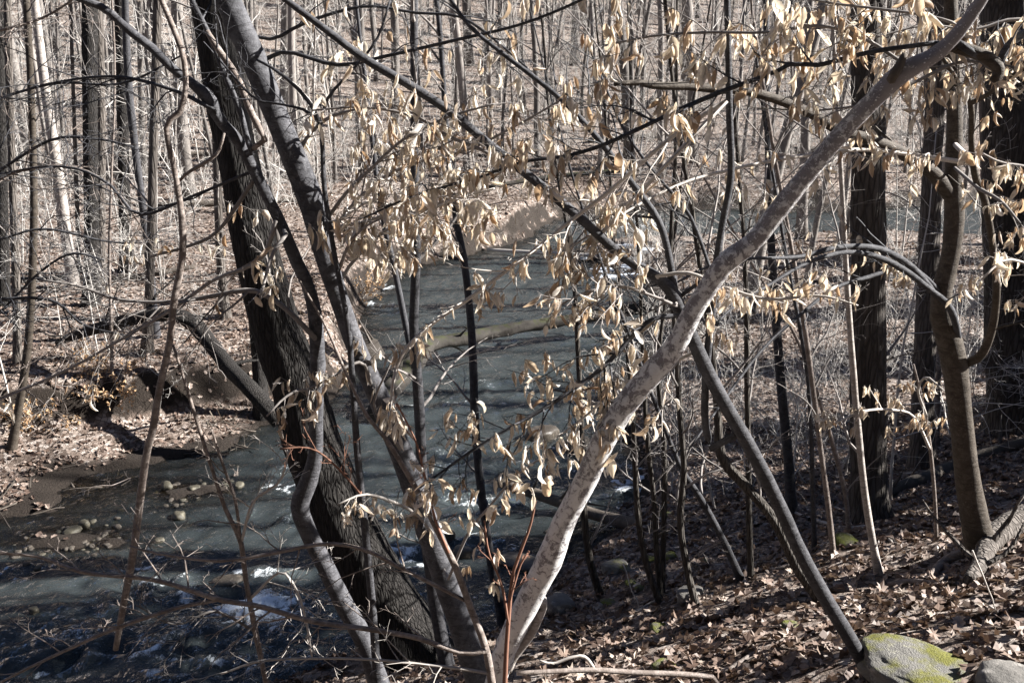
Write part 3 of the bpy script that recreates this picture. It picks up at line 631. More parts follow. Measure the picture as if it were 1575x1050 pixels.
# leafy branches
def ytop(t): return t
T3.limb([(1440,66,8),(1340,80,8),(1260,100,8),(1218,98,8),(1190,112,7),(1118,138,8),(1060,162,8),(1000,190,7),(930,222,7),(870,240,6),(800,250,5),(740,272,4),(640,300,4),(560,335,3)], 4.1, 4.3, 'beech_dark', dens=44, ntw=26, ltw=.34, leaves=125, size=.094, name='leafy_branch', up=0.1, sub=3)
T3.limb([(1400,105,7),(1330,60,6),(1260,40,6),(1180,50,5),(1090,50,5),(1010,55,4),(930,70,3)], 4.1, 4.5, 'twig', dens=26, ntw=18, ltw=.34, leaves=90, size=.094, name='leafy_branch')
T3.limb([(1480,40,6),(1430,25,5),(1360,15,5),(1280,5,4),(1200,-10,3)], 4.1, 4.3, 'twig', dens=18, ntw=12, ltw=.32, leaves=50, size=.092, name='leafy_branch')
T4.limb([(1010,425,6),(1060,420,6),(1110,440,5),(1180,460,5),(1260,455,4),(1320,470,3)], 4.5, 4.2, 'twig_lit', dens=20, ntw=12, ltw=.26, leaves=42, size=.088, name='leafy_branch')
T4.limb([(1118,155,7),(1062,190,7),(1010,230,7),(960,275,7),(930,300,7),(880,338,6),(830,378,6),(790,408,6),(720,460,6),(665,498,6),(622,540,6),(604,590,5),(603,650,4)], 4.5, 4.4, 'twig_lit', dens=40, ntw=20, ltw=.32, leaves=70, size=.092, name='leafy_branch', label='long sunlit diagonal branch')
T4.limb([(1050,485,8),(1005,490,8),(975,515,7),(930,562,7),(880,600,6),(830,632,6),(780,660,5),(730,690,5),(680,725,4),(645,750,3)], 4.5, 4.1, 'beech_dark', dens=32, ntw=30, ltw=.38, leaves=150, size=.092, name='leafy_branch', up=-.02)
T4.limb([(1040,470,6),(990,450,5),(950,440,5),(900,450,4),(860,470,3)], 4.5, 4.4, 'twig', dens=14, ntw=16, ltw=.36, leaves=60, size=.09, name='leafy_branch')
T4.limb([(1070,540,6),(1010,570,5),(960,590,5),(900,640,4),(860,670,3)], 4.6, 4.6, 'twig_lit', dens=14, ntw=16, ltw=.36, leaves=60, size=.09, name='leafy_branch')
T4.limb([(780,250,7),(740,230,6),(690,210,6),(640,180,5),(560,165,4),(480,170,3)], 4.5, 4.6, 'twig', dens=16, ntw=9, ltw=.28, leaves=26, size=.092, name='leafy_branch')
T1.limb([(500,380,7),(530,330,6),(580,280,6),(640,250,5),(720,230,5),(800,190,4),(870,150,3)], 5.2, 4.8, 'twig', dens=24, ntw=22, ltw=.42, leaves=72, size=.094, name='leafy_branch')
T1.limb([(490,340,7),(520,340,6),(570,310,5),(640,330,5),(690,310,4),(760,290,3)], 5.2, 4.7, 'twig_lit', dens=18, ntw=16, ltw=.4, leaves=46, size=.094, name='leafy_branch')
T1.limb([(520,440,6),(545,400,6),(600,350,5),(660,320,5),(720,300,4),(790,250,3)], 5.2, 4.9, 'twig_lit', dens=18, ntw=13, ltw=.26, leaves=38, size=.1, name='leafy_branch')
T1.limb([(570,590,6),(560,560,5),(540,560,5),(510,580,4),(470,600,3)], 5.0, 4.7, 'twig', dens=12, ntw=7, ltw=.22, leaves=20, size=.1, name='leafy_branch')
T1.limb([(395,100,8),(440,80,7),(520,100,7),(600,85,6),(700,62,6),(800,38,5),(890,2,5),(960,-40,3)], 5.3, 4.8, 'beech_dark', dens=26, ntw=9, ltw=.35, leaves=22, size=.1)
T1.limb([(375,50,7),(420,60,6),(470,35,6),(560,10,5),(640,20,5),(700,24,5),(740,45,5),(800,95,4),(830,125,3)], 5.3, 5.0, 'beech_dark', dens=24, ntw=9, ltw=.35, leaves=8, size=.1)
T1.limb([(665,820,6),(640,790,5),(600,770,5),(560,760,4),(520,775,3)], 4.9, 4.5, 'twig_lit', dens=14, ntw=8, ltw=.2, leaves=26, size=.092, name='leafy_branch')
T1.limb([(690,890,5),(720,820,5),(760,770,4),(790,735,4),(830,705,3)], 4.8, 4.5, 'twig', dens=14, ntw=5, ltw=.2, leaves=12, size=.092, name='leafy_branch')
T1.limb([(615,690,6),(590,650,5),(575,620,4),(600,560,3)], 4.9, 4.7, 'twig', dens=10, ntw=5, ltw=.2, leaves=12, size=.1, name='leafy_branch')
T2.limb([(486,640,6),(470,600,5),(440,610,4),(410,640,3)], 5.1, 4.9, 'twig', dens=10, ntw=5, ltw=.22, leaves=10, size=.1, name='leafy_branch')
T1.limb([(455,250,7),(470,215,6),(500,185,6),(540,170,4),(600,160,3)], 5.3, 5.0, 'twig', dens=14, ntw=7, ltw=.3, leaves=18, size=.1)

T5 = Tree('beech_tree', 'beech with long leafy boughs stretched behind the hooked brown limb', 'tree',
    [(1760,1060,40),(1745,800,36),(1730,500,32),(1715,200,28),(1700,0,24),(1690,-120,20)], 5.2, 5.2, 'beech', sides=12, dens=30, up=3, crown=4, seed=8)
T5.limb([(1715,150,10),(1640,120,8),(1560,105,7),(1480,95,6),(1400,130,5),(1330,160,4),(1260,170,3)], 5.3, 5.1, 'twig', dens=26, ntw=24, ltw=.34, leaves=120, size=.094, name='leafy_branch')
T5.limb([(1705,60,9),(1640,40,7),(1560,30,6),(1500,45,5),(1420,40,4),(1340,60,3)], 5.3, 5.2, 'twig', dens=24, ntw=20, ltw=.34, leaves=90, size=.094, name='leafy_branch')
T5.limb([(1725,350,8),(1650,300,6),(1590,260,5),(1540,250,4),(1500,230,3)], 5.3, 5.0, 'twig', dens=16, ntw=12, ltw=.3, leaves=40, size=.09, name='leafy_branch')
T5.limb([(1725,480,8),(1650,440,6),(1590,410,5),(1545,400,4),(1510,430,3)], 5.2, 4.8, 'twig_lit', dens=16, ntw=9, ltw=.26, leaves=24, size=.09, name='leafy_branch')
# small spray of lit leaves on a low shoot in front of the big upright trunk
S6 = Tree('sapling', 'low beech shoot with a bright spray of dry leaves before the big upright trunk', 'sapling',
    [(1440,830,7),(1438,770,6),(1432,700,6),(1425,650,5),(1415,600,4),(1405,560,3)], hit(1440,830)[1], None, 'stem', sides=6, dens=20, seed=16)
yy = S6.P[4][1]
S6.limb([(1430,690,5),(1405,640,4),(1370,630,4),(1330,632,4),(1285,650,3)], yy, yy-.6, 'twig_lit', dens=16, ntw=12, ltw=.22, leaves=48, size=.085, name='leafy_branch')
S6.limb([(1425,640,5),(1412,600,4),(1425,580,4),(1450,600,3)], yy, yy-.4, 'twig_lit', dens=12, ntw=8, ltw=.22, leaves=24, size=.085, name='leafy_branch')
# thin near stems
S1 = Tree('sapling', 'straight dark sapling stem rising before the leaning beech', 'sapling',
    [(576,980,13),(570,900,12),(560,800,12),(550,700,11),(543,600,10),(535,500,9),(516,400,8),(506,340,8),(498,280,8),(493,195,7),(470,150,6),(430,112,5),(395,92,4)], 4.7, 4.8, 'beech_dark', sides=8, dens=40, seed=11)
S1.limb([(505,335,6),(530,300,6),(570,260,5),(620,215,5),(690,180,4),(760,160,3)], 4.8, 4.5, 'twig', dens=20, ntw=22, ltw=.42, leaves=48, size=.092, name='leafy_branch')
S1.limb([(508,350,6),(540,345,5),(580,335,5),(630,310,4),(700,300,3)], 4.8, 4.5, 'twig_lit', dens=16, ntw=16, ltw=.4, leaves=38, size=.092, name='leafy_branch')
S1.limb([(520,420,5),(535,380,5),(560,350,4),(600,330,3)], 4.8, 4.6, 'twig', dens=14, ntw=9, ltw=.22, leaves=34, size=.098, name='leafy_branch')
S1.limb([(492,190,5),(470,170,5),(430,160,4),(390,150,4),(340,95,3)], 4.8, 4.9, 'beech_dark', ntw=6, ltw=.3, dens=12)
S1.limb([(492,190,5),(505,150,5),(540,110,4),(580,60,4),(600,0,3)], 4.8, 4.9, 'beech_dark', ntw=6, ltw=.3, dens=12, leaves=5)
S1.limb([(555,760,4),(520,720,4),(480,690,3),(430,690,3)], 4.7, 4.6, 'red', ntw=6, ltw=.2, dens=12)
S7 = Tree('sapling', 'dark sapling rooted at the near shore whose bare boughs spread before the birch', 'sapling',
    [(-70,1080,14),(-64,900,13),(-60,700,12),(-58,500,11),(-55,300,10),(-52,100,8),(-50,-40,6)], 6.4, 6.4, 'beech_dark', sides=8, dens=30, seed=17)
for q, (y0, pts_) in enumerate([(60, [(60,30,4),(140,-20,3)]), (165, [(0,150,5),(90,128,4),(190,128,4),(290,80,3)]), (300, [(0,262,5),(80,215,5),(150,214,4),(205,226,3)]), (330, [(0,275,5),(70,256,5),(130,262,4),(180,295,3),(215,345,3)]), (470, [(0,460,5),(80,462,5),(130,500,4),(190,515,3)]), (520, [(0,480,5),(60,420,4),(110,390,4),(160,400,3)]), (640, [(0,612,5),(90,575,5),(190,520,4),(260,470,3)]), (380, [(0,368,4),(70,352,4),(170,372,3),(260,372,2)])]):
    S7.limb([(-58,y0,7)]+pts_, 6.4, 5.9+.1*q, 'beech_dark' if q % 3 else 'stem', ntw=11, ltw=.42, dens=20, seed=700+q, sub=4)
S2 = Tree('sapling', 'thin brown sapling with pale upper side bending up-left at the lichen trunk foot', 'sapling',
    [(758,1062,13),(748,1000,12),(726,940,11),(702,875,11),(680,830,10),(646,762,9),(616,710,8),(590,670,7),(565,640,6),(535,580,5),(500,500,4),(460,430,3)], 4.3, 4.5, 'stem', sides=8, dens=36, seed=12)
S2.limb([(748,1000,8),(710,1004,8),(640,980,8),(560,966,8),(480,955,8),(400,932,8),(335,921,8),(240,892,7),(130,880,6),(60,856,5),(-10,850,4)], 4.3, 4.3, 'stem', ntw=12, ltw=.35, dens=36, name='side_branch')
S2.limb([(335,922,6),(270,935,6),(180,965,6),(100,1000,5),(25,1036,4),(-20,1060,3)], 4.3, 4.25, 'stem', ntw=7, ltw=.3, dens=20, name='side_branch', join=False)
S2.limb([(725,928,6),(680,905,6),(620,875,6),(560,845,6),(500,836,6),(420,850,6),(340,862,5),(250,852,4),(200,840,3)], 4.35, 4.3, 'stem', ntw=9, ltw=.3, dens=26, name='side_branch')
S2.limb([(752,1035,5),(710,1028,5),(640,1020,5),(560,1013,4),(480,1012,4),(400,1016,4),(340,1036,3)], 4.3, 4.2, 'twig_lit', ntw=9, ltw=.3, dens=24, name='side_branch')
S2.limb([(690,850,5),(670,800,4),(655,740,4),(640,680,3),(610,620,3)], 4.35, 4.4, 'red', ntw=5, ltw=.15, dens=14)
S3 = Tree('sapling', 'reddish budded shoot beside the lichen trunk foot', 'sapling',
    [(776,1062,8),(780,980,7),(788,890,6),(800,850,5),(815,810,4),(824,770,3)], 4.15, 4.2, 'red', sides=6, dens=20, seed=13)
S3.limb([(782,960,4),(772,900,4),(752,850,3),(745,800,3)], 4.15, 4.2, 'red', ntw=4, ltw=.12, dens=10, leaves=6, size=.09)
S3.limb([(785,920,4),(800,870,3),(812,850,3)], 4.15, 4.2, 'red', ntw=3, ltw=.1, dens=8)
S4 = Tree('sapling', 'forked spindly sapling in front of the white rapids', 'sapling',
    [(412,1062,8),(395,980,9),(378,890,8),(370,832,8),(346,780,7),(326,720,6),(302,645,6),(286,592,5),(266,530,4)], 4.9, 4.9, 'stem', sides=7, dens=30, seed=14)
S4.limb([(370,832,6),(362,770,5),(345,720,5),(325,660,3)], 4.9, 4.9, 'stem', ntw=5, ltw=.25, dens=12)
S4.limb([(372,830,5),(390,770,4),(430,740,4),(445,690,3)], 4.9, 4.8, 'twig_lit', ntw=6, ltw=.3, dens=12)
S4.limb([(385,920,5),(430,880,4),(455,905,4),(470,950,4),(480,1010,3)], 4.9, 4.7, 'twig_lit', ntw=8, ltw=.3, dens=16)
S4.limb([(392,970,5),(330,940,4),(270,960,3),(210,930,3)], 4.9, 4.7, 'twig', ntw=9, ltw=.35, dens=16)
S5 = Tree('dead_branch', 'pale dead branch lying along the slope foot beside the lichen trunk', 'branch',
    [(1095,1040,9),(1040,1036,9),(980,1034,9),(915,1030,9),(850,1032,8),(795,1035,7)], 4.9, 4.6, 'stem', sides=7, dens=20, seed=15, down=True)
S5.limb([(915,1030,6),(900,1010,6),(880,1010,5),(850,1020,5),(830,1015,3)], 4.75, 4.7, 'twig_lit', dens=14)

def flush_leaves():
    for root, bq in EXTRA.values():
        o = link('leaves', bq.mesh('leaves', 'leaf_joined', tuple(root.location), attr='tone'), root); o['kind'] = 'stuff'
# mid-distance stems standing on the near bank
def bank(name, label, pts, mat='beech_dark', cat='sapling', seed=0, ntw=9, ltw=0.8, group=None, up=3, twm='twig', lean=0.0, sides=8, dens=24, crown=5):
    Y = hit(pts[0][0], pts[0][1])[1]
    t = Tree(name, label, cat, pts, Y, Y+lean, mat, group, sides, dens, 0.11, 0, up, crown, seed, True, None, 0.25, twm)
    if ntw:
        n = len(t.P); a, e = n//5, int(n*.92)
        for k in range(ntw):
            i = a+int((e-a)*(k+t.rng.rand())/ntw); i = min(i, n-2); b = Buf()
            l = ltw*(0.5+0.8*t.rng.rand()); d = sidedir(t.rng, t.P[i+1]-t.P[i], 0.95, 0.2, 0.5)
            Q = shoot(t.rng, t.P[i], d, l, 8, .13); RR = np.linspace(min(t.R[i]*.5, l*.014+.002), .002, 8)
            b.tube(Q, RR, 4, cap=False); twigs(b, t.rng, Q, RR, 6, l*.5, 2, 0.15, 0.1, 3, None, 0.95, 0.15, 3)
            link('branch', b.mesh('branch', twm, t.base), t.root)
    return t
bank('young_tree', 'straight dark young tree passing behind the grey beech trunk', [(688,1028,22),(670,930,20),(655,820,18),(648,720,17),(646,650,17),(640,560,16),(636,500,15),(640,400,14),(638,300,13),(637,150,12),(637,-10,12)], seed=21, cat='tree')
bank('young_tree', 'dark young tree bent above the rapids, left of the stream log', [(775,962,15),(758,880,14),(746,800,13),(736,720,13),(730,640,13),(728,560,13),(722,470,12),(712,390,11),(700,330,10),(690,240,9),(680,100,8)], seed=22, cat='tree')
bank('sapling', 'single mossy-footed sapling between stream log and grey rock', [(924,915,12),(908,865,12),(900,810,11),(896,740,10),(894,650,9),(890,560,8),(885,460,7)], 'furrow_fine', seed=23)
bank('sapling', 'leftmost bowed stem of the sapling clump by mossy stones', [(1016,928,11),(995,870,10),(982,800,10),(977,720,9),(974,640,8),(965,540,7),(950,420,5)], 'furrow_fine', seed=24)
bank('sapling', 'middle straight stem of the sapling clump by mossy stones', [(1016,920,9),(1010,850,9),(1005,760,8),(996,680,8),(990,580,7),(985,440,5)], 'furrow_fine', seed=25)
bank('sapling', 'rightmost stem of the sapling clump by mossy stones', [(1018,915,9),(1020,840,9),(1022,740,9),(1020,660,8),(1012,560,7),(1030,420,5)], 'furrow_fine', seed=26)
bank('sapling', 'crooked sapling in front of the pale grey rock', [(1070,930,12),(1056,870,11),(1046,800,11),(1052,720,10),(1046,640,9),(1040,540,8)], 'furrow_fine', seed=27)
bank('sapling', 'dark sapling leaning left over the mossy log end', [(1140,892,12),(1112,830,11),(1080,770,10),(1052,728,9),(1035,690,7),(1000,600,6)], 'beech_dark', seed=28, ntw=4)
bank('sapling', 'upright slender sapling beside the left-leaning one', [(1155,892,10),(1152,800,10),(1151,700,9),(1149,600,9),(1148,480,8),(1144,360,7)], 'furrow_fine', seed=29)
bank('young_tree', 'mossy forked stem leaning left behind the thin dark stem', [(1262,922,17),(1226,872,17),(1192,802,16),(1152,752,16),(1115,712,16),(1106,680,14),(1104,640,12),(1095,540,10),(1080,430,8)], 'furrow_fine', seed=30, ntw=4, cat='tree')
bank('young_tree', 'dark-footed young tree standing by a pale fallen stick', [(1218,790,17),(1212,700,15),(1204,620,15),(1197,540,14),(1192,470,13),(1185,350,12),(1180,150,10),(1178,-10,9)], 'beech_dark', seed=31, cat='tree')
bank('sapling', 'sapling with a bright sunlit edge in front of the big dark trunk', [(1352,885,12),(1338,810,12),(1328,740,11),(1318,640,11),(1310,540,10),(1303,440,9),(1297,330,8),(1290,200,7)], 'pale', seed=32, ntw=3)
bank('sapling', 'wavy pale-edged sapling left of the sunlit one', [(1282,856,9),(1274,780,9),(1262,690,8),(1252,610,8),(1240,520,8),(1226,430,7),(1210,340,6)], 'stem', seed=33, ntw=3)
bank('sapling', 'thin dark sapling just left of the wavy one', [(1253,845,8),(1250,760,8),(1247,650,7),(1240,560,7),(1220,450,6)], 'beech_dark', seed=34, ntw=3)
bank('sapling', 'leaning lit sapling crossing behind the big dark trunk', [(1306,820,8),(1300,760,7),(1280,680,7),(1255,600,6),(1225,520,5),(1190,460,4)], 'stem', seed=35, ntw=3)
bank('oak_tree', 'big dark furrowed trunk standing upright on the near slope', [(1338,800,66),(1336,740,54),(1335,600,52),(1336,400,51),(1336,200,50),(1332,-10,48)], 'furrow_mid', 'tree', 36, 3, 1.0, None, 9, sides=44, dens=110, crown=7)
bank('oak_tree', 'grey trunk on the slope behind the dark fallen log on the slope', [(1418,722,38),(1420,640,34),(1424,500,32),(1432,300,30),(1440,100,28),(1446,-10,27)], 'furrow_grey', 'tree', 37, 2, 1.0, None, 8, sides=30, dens=80, crown=10)
bank('oak_tree', 'thick furrowed trunk at the upper end of the fallen log', [(1568,660,92),(1560,600,78),(1552,450,72),(1548,300,70),(1545,150,68),(1542,-10,66)], 'furrow_mid', 'tree', 38, 2, 1.0, None, 9, sides=44, dens=100, crown=6)
bank('sapling', 'slim rim-lit sapling between the two thick slope trunks', [(1522,640,10),(1520,540,9),(1516,420,8),(1512,300,7),(1508,150,6)], 'stem', seed=39, ntw=3)
bank('sapling', 'rim-lit sapling against the grey trunk', [(1440,690,10),(1442,600,9),(1446,480,8),(1440,360,7)], 'stem', seed=40, ntw=3)

flush_leaves()
# left bank trees
def left(name, label, pts, mat, seed, ntw=7, cat='tree', **kw): return bank(name, label, pts, mat, cat, seed, ntw, 1.3, None, 7, 'twig', **kw)
left('forest_tree', 'dark trunk of the close pair, on the leafy flat across the water', [(140,470,27),(141,400,24),(140,300,23),(138,150,24),(138,-10,25)], 'furrow', 51)
left('forest_tree', 'lighter trunk of the close pair, right against its dark twin', [(156,455,17),(155,350,15),(156,200,14),(153,60,14),(150,-10,14)], 'furrow_grey', 52)
left('birch_tree', 'pale leaning birch left of the dark pair', [(114,442,20),(104,380,18),(94,300,17),(82,220,16),(70,140,15),(60,60,14),(52,-10,13)], 'pale', 53, 5)
left('forest_tree', 'dark trunk with light bark patches behind the wavy dark stem', [(196,418,24),(193,360,20),(190,250,18),(188,120,19),(184,-10,18)], 'furrow', 54)
left('forest_tree', 'slender dark stem curving left as it rises behind the fallen arch', [(240,520,14),(234,450,13),(222,340,12),(208,230,12),(197,120,12),(192,-10,11)], 'beech_dark', 55)
left('forest_tree', 'grey straight trunk right of the slender curved stem', [(226,545,20),(229,470,15),(232,380,14),(235,260,14),(239,120,14),(243,-10,14)], 'furrow_grey', 56)
left('forest_tree', 'thin leaning tree with lit side at the shore edge', [(18,690,14),(30,620,13),(42,540,13),(49,440,12),(52,330,12),(50,200,11),(44,60,11),(40,-10,11)], 'beech_brown', 57)
left('forest_tree', 'brown-grey tree at the margin of the leafy flat', [(27,560,13),(25,440,13),(20,300,12),(15,150,12),(11,-10,12)], 'furrow_grey', 58)
left('forest_tree', 'light trunk with a mossy foot behind the big leaning trunk', [(346,488,18),(340,410,14),(335,300,13),(331,180,12),(326,60,12)], 'furrow_grey', 59)
left('forest_tree', 'dark short-limbed trunk hugging the big leaning trunk at the bank', [(404,640,26),(398,560,22),(392,480,20),(388,380,18),(380,200,16)], 'furrow', 60, 3)
left('young_tree', 'young tree leaning left out over the far shore', [(646,600,10),(632,540,10),(620,480,10),(606,410,9),(592,350,9),(580,280,8),(565,150,6)], 'beech_dark', 61, 5)
left('young_tree', 'thin pale young tree near the fallen arch', [(172,575,5),(171,500,5),(168,400,5),(172,250,4)], 'stem', 62, 5)
left('forest_tree', 'dark-barked tree at the far margin near the birch', [(6,470,22),(4,350,18),(2,200,16),(0,50,14)], 'furrow', 63)
left('forest_tree', 'thin grey trunk between birch and dark pair', [(122,420,7),(118,300,7),(113,150,6),(108,0,6)], 'furrow_grey', 64, 5)

# logs, stumps, roots
def logthing(name, label, cat, pts, mat, seed, sides=12, dens=30, rough=0.14, stubs=0, zs=None):
    rng = np.random.RandomState(seed); A = []
    for i, p in enumerate(pts):
        z = p[3]; x, y = zplane(p[0], p[1], z); A.append([x, y, z, pxrad(p[0], p[1], y, p[2])])
    C = crom(np.array(A), dens); b = Buf(); P, R = C[:, :3], C[:, 3]
    base = P[0].copy(); root = thing(name, label, cat, base)
    b.tube(P, R, sides, rough, rng); link('trunk', b.mesh(name, mat, base), root)
    for k in range(stubs):
        i = rng.randint(2, dens-3); d = sidedir(rng, P[i+1]-P[i], 1.0, 0.4, 1.0); l = 0.25+0.9*rng.rand()
        sb = Buf(); Q = shoot(rng, P[i], d, l, 6, .12); RR = np.linspace(R[i]*.35, .006, 6); sb.tube(Q, RR, 6, 0.1, rng); twigs(sb, rng, Q, RR, 3, l*.6, 2)
        link('branch_stub', sb.mesh('branch_stub', mat, base), root)
    return root, P, R
logthing('fallen_log', 'long mossy log bridging the stream', 'log', [(575,640,24,.15),(600,600,30,.3),(640,555,30,.5),(665,530,20,.55),(720,520,20,.52),(790,505,19,.5),(860,494,18,.5),(930,482,18,.55),(985,474,17,.62),(1040,468,16,.7)], 'mosslog', 71, 22, 110, .32, 14)
logthing('fallen_log', 'thin bare pole lying across the upstream shallows', 'log', [(750,384,5,.12),(820,388,6,.15),(900,392,6,.18),(1010,395,7,.3)], 'twig_lit', 72, 7, 20, .05, 3)
logthing('fallen_log', 'half-sunk brown log reaching from the bank into the rapids', 'log', [(768,742,15,.28),(792,750,17,.26),(820,758,17,.22),(850,768,18,.2),(900,786,18,.14),(950,800,20,.16),(1000,812,22,.3),(1045,828,24,.45)], 'wood', 73, 14, 40, .14, 4)
logthing('fallen_log', 'short log end coated in bright green moss', 'log', [(1052,830,26,.5),(1080,838,26,.58),(1105,846,26,.66),(1128,850,22,.75)], 'brightmoss', 74, 14, 24, .12)
logthing('fallen_log', 'dark arched log propped against the big leaning trunk', 'log', [(88,527,8,1.2),(120,514,14,1.5),(160,502,18,1.75),(210,490,20,1.95),(262,484,20,2.05),(295,496,24,1.9),(325,530,24,1.6),(355,568,24,1.3),(385,598,26,1.1),(430,648,26,.55)], 'furrow', 75, 14, 50, .12, 6)
logthing('fallen_log', 'slim straight log lying on the far leafy flat', 'log', [(0,432,9,1.1),(90,428,10,1.1),(200,426,9,1.1),(300,410,7,1.2)], 'wood', 76, 10, 20, .08, 2)
logthing('fallen_log', 'mossy log lying beyond the upstream bend', 'log', [(750,288,6,1.6),(850,272,7,1.8),(960,262,6,2.0)], 'mosslog', 77, 8, 16, .08, 2)
for i, (x0, x1, y0, y1) in enumerate([(-18,-12,44,46),(-6,-1,50,47),(4,9,52,55),(14,20,50,49),(-25,-20,58,62),(8,10,60,66),(-12,-7,33,35),(22,27,58,60)]):
    rng = np.random.RandomState(300+i); t_ = np.linspace(0, 1, 9); X = x0+(x1-x0)*t_; Yy = y0+(y1-y0)*t_; r_ = rng.uniform(.1, .2); Z = ground(X, Yy, False)+r_*.9
    P = np.stack([X, Yy, np.maximum(Z, np.linspace(Z[0], Z[-1], 9))], 1); b = Buf(); b.tube(P, np.linspace(r_, r_*.6, 9), 9, .12, rng); root = thing('fallen_log', 'weathered grey log lying on the wooded ground beyond the stream', 'log', P[0], 'logs beyond the stream'); link('trunk', b.mesh('fallen_log', 'wood', P[0]), root)
def restlog(name, label, pts, mat, seed, stubs=2, off=0.5, dens=30):
    rng = np.random.RandomState(seed); A = []
    for (px, py, w) in pts:
        h = hit(px, py); r = pxrad(px, py, h[1], w); A.append([h[0], h[1], h[2]+r*off, r])
    C = crom(np.array(A), dens); P, R = C[:, :3], C[:, 3]; root = thing(name, label, 'log', P[0]); b = Buf()
    b.tube(P, R, 12, .16, rng); link('trunk', b.mesh(name, mat, P[0]), root)
    for k in range(stubs):
        i = rng.randint(2, dens-3); d = sidedir(rng, P[i+1]-P[i], 1.0, 0.5, 1.0); l = .2+.5*rng.rand(); sb = Buf()
        Q = shoot(rng, P[i], d, l, 6, .15); sb.tube(Q, np.linspace(R[i]*.4, .006, 6), 6, .1, rng); link('branch_stub', sb.mesh('branch_stub', mat, P[0]), root)
    return root
restlog('fallen_log', 'dark fallen log lying between the slope trunks', [(1350,770,20),(1385,755,22),(1430,738,22),(1480,718,22),(1530,700,20),(1590,684,20)], 'wood', 78)
restlog('root', 'gnarled root humped over the slope at the forked beech', [(1488,905,20),(1505,880,26),(1520,850,34),(1545,828,40),(1580,815,46)], 'furrow_grey', 79, 3, 0.8)
restlog('root', 'pale surface root snaking left from the forked beech', [(1500,852,18),(1470,862,16),(1448,872,14),(1430,892,11)], 'stem', 80, 0)
STK = [('pale crooked stick lying by the dark-footed young tree', [(1195,775,6),(1225,795,7),(1262,805,6),(1300,815,6),(1335,812,6),(1370,836,5)]),
       ('forked pale twig lying on leaves above the mossy boulder', [(1522,935,4),(1540,948,5),(1558,956,5)]),
       ('long dark stick lying down the leaf slope', [(1210,985,6),(1150,1015,7),(1110,1042,7)]),
       ('brown curved stick in the leaves near the pale surface root', [(1365,903,8),(1400,898,9),(1440,900,9),(1462,888,8),(1490,898,7)]),
       ('short stick pointing uphill among the brown leaves', [(1130,965,4),(1150,985,4),(1162,1005,4)]),
       ('bleached stick lying near the grey rock', [(960,960,4),(1000,930,4),(1030,922,4)]),
       ('dark stick half under leaves above the long stick', [(1150,880,6),(1190,878,6),(1225,868,5)]),
       ('thin branch crossing the slope below the sunlit sapling', [(1330,935,7),(1280,955,7),(1240,985,6)])]
for i, (lb, pts) in enumerate(STK):
    r = restlog('fallen_stick', lb, pts, 'twig_lit' if i in (0, 1, 5) else 'stem', 90+i, 1, 0.9, 14); r['category'] = 'stick'

rd = np.random.RandomState(61)
for k in range(26):
    px = rd.uniform(0, 430); py = 775-0.28*px+rd.normal(0, 14); x, y = zplane(px, py, .12); z = gz(x, y)
    if z < -.05: z = -.02
    L = rd.uniform(.25, .9); a_ = rd.rand()*6.28; d_ = np.array([math.cos(a_), math.sin(a_), rd.uniform(-.02, .12)]); b = Buf(); Q = shoot(rd, np.array([x, y, z+.03]), d_, L, 6, .12); r_ = rd.uniform(.006, .02); RR = np.linspace(r_, r_*.4, 6)
    b.tube(Q, RR, 6, .1, rd); twigs(b, rd, Q, RR, 3, L*.4, 2)
    tag(link('drift_stick', b.mesh('drift_stick', 'wood' if rd.rand() < .6 else 'stem', Q[0]), None, tuple(Q[0])), 'small drift stick washed up along the far shore', 'stick', 'drift sticks along the far shore')
# splintered stump with upright shards on the far bank
sb0 = hit(570, 555); st = thing('splintered_stump', 'splintered stump with standing shards at the left end of the stream log', 'stump', sb0); rg = np.random.RandomState(5)
b = Buf(); b.tube(np.array([sb0+[0,0,-.2], sb0+[-.05,0,.1], sb0+[-.12,0,.4]]), [.45,.36,.3], 14, .2, rg); link('base', b.mesh('base', 'wood', sb0), st)
for k in range(9):
    p = sb0+np.array([rg.uniform(-.4,.2), rg.uniform(-.2,.2), .2]); b = Buf(); Q = shoot(rg, p, (-.45+rg.normal(0,.12), .1, 1), rg.uniform(.4,1.0), 5, .04); b.tube(Q, np.linspace(rg.uniform(.03,.07), .006, 5), 5, .1, rg)
    link('shard', b.mesh('shard', 'wood', sb0), st)

# ------------------------------------------------------------------ rocks
def rk(label, px, py, wpx, hpx, mat, seed, group=None, sub=3, depth=0.8, sink=.3, cat='rock', name='rock', z=None, flat=.6):
    h = hit(px, py+hpx*0.35) if z is None else np.array([*zplane(px, py, z), z]); r = pxrad(px, py, h[1], wpx); hh = pxrad(px, py, h[1], hpx)*1.15
    return rock(name, label, cat, h, (r, r*depth, hh), mat, seed, seed*1.3, group, sub, sink, flat)
rk('large boulder topped with yellow-green moss at the slope foot', 1418, 1022, 196, 78, 'mossrock', 9, sub=5, depth=.75, sink=.34, name='boulder', flat=.28)
rk('bare grey boulder beside the mossy one', 1570, 1050, 120, 60, 'rock', 2, sub=4, name='boulder')
rk('pale grey rock behind the crooked sapling', 1062, 912, 48, 34, 'rock', 3, sub=4, sink=.25)
rk('grey boulder between lichen trunk and the water', 862, 926, 56, 40, 'rock', 4, sub=4)
rk('flat-topped mossy rock at the stream edge', 948, 870, 44, 26, 'mossrock', 5, sub=4)
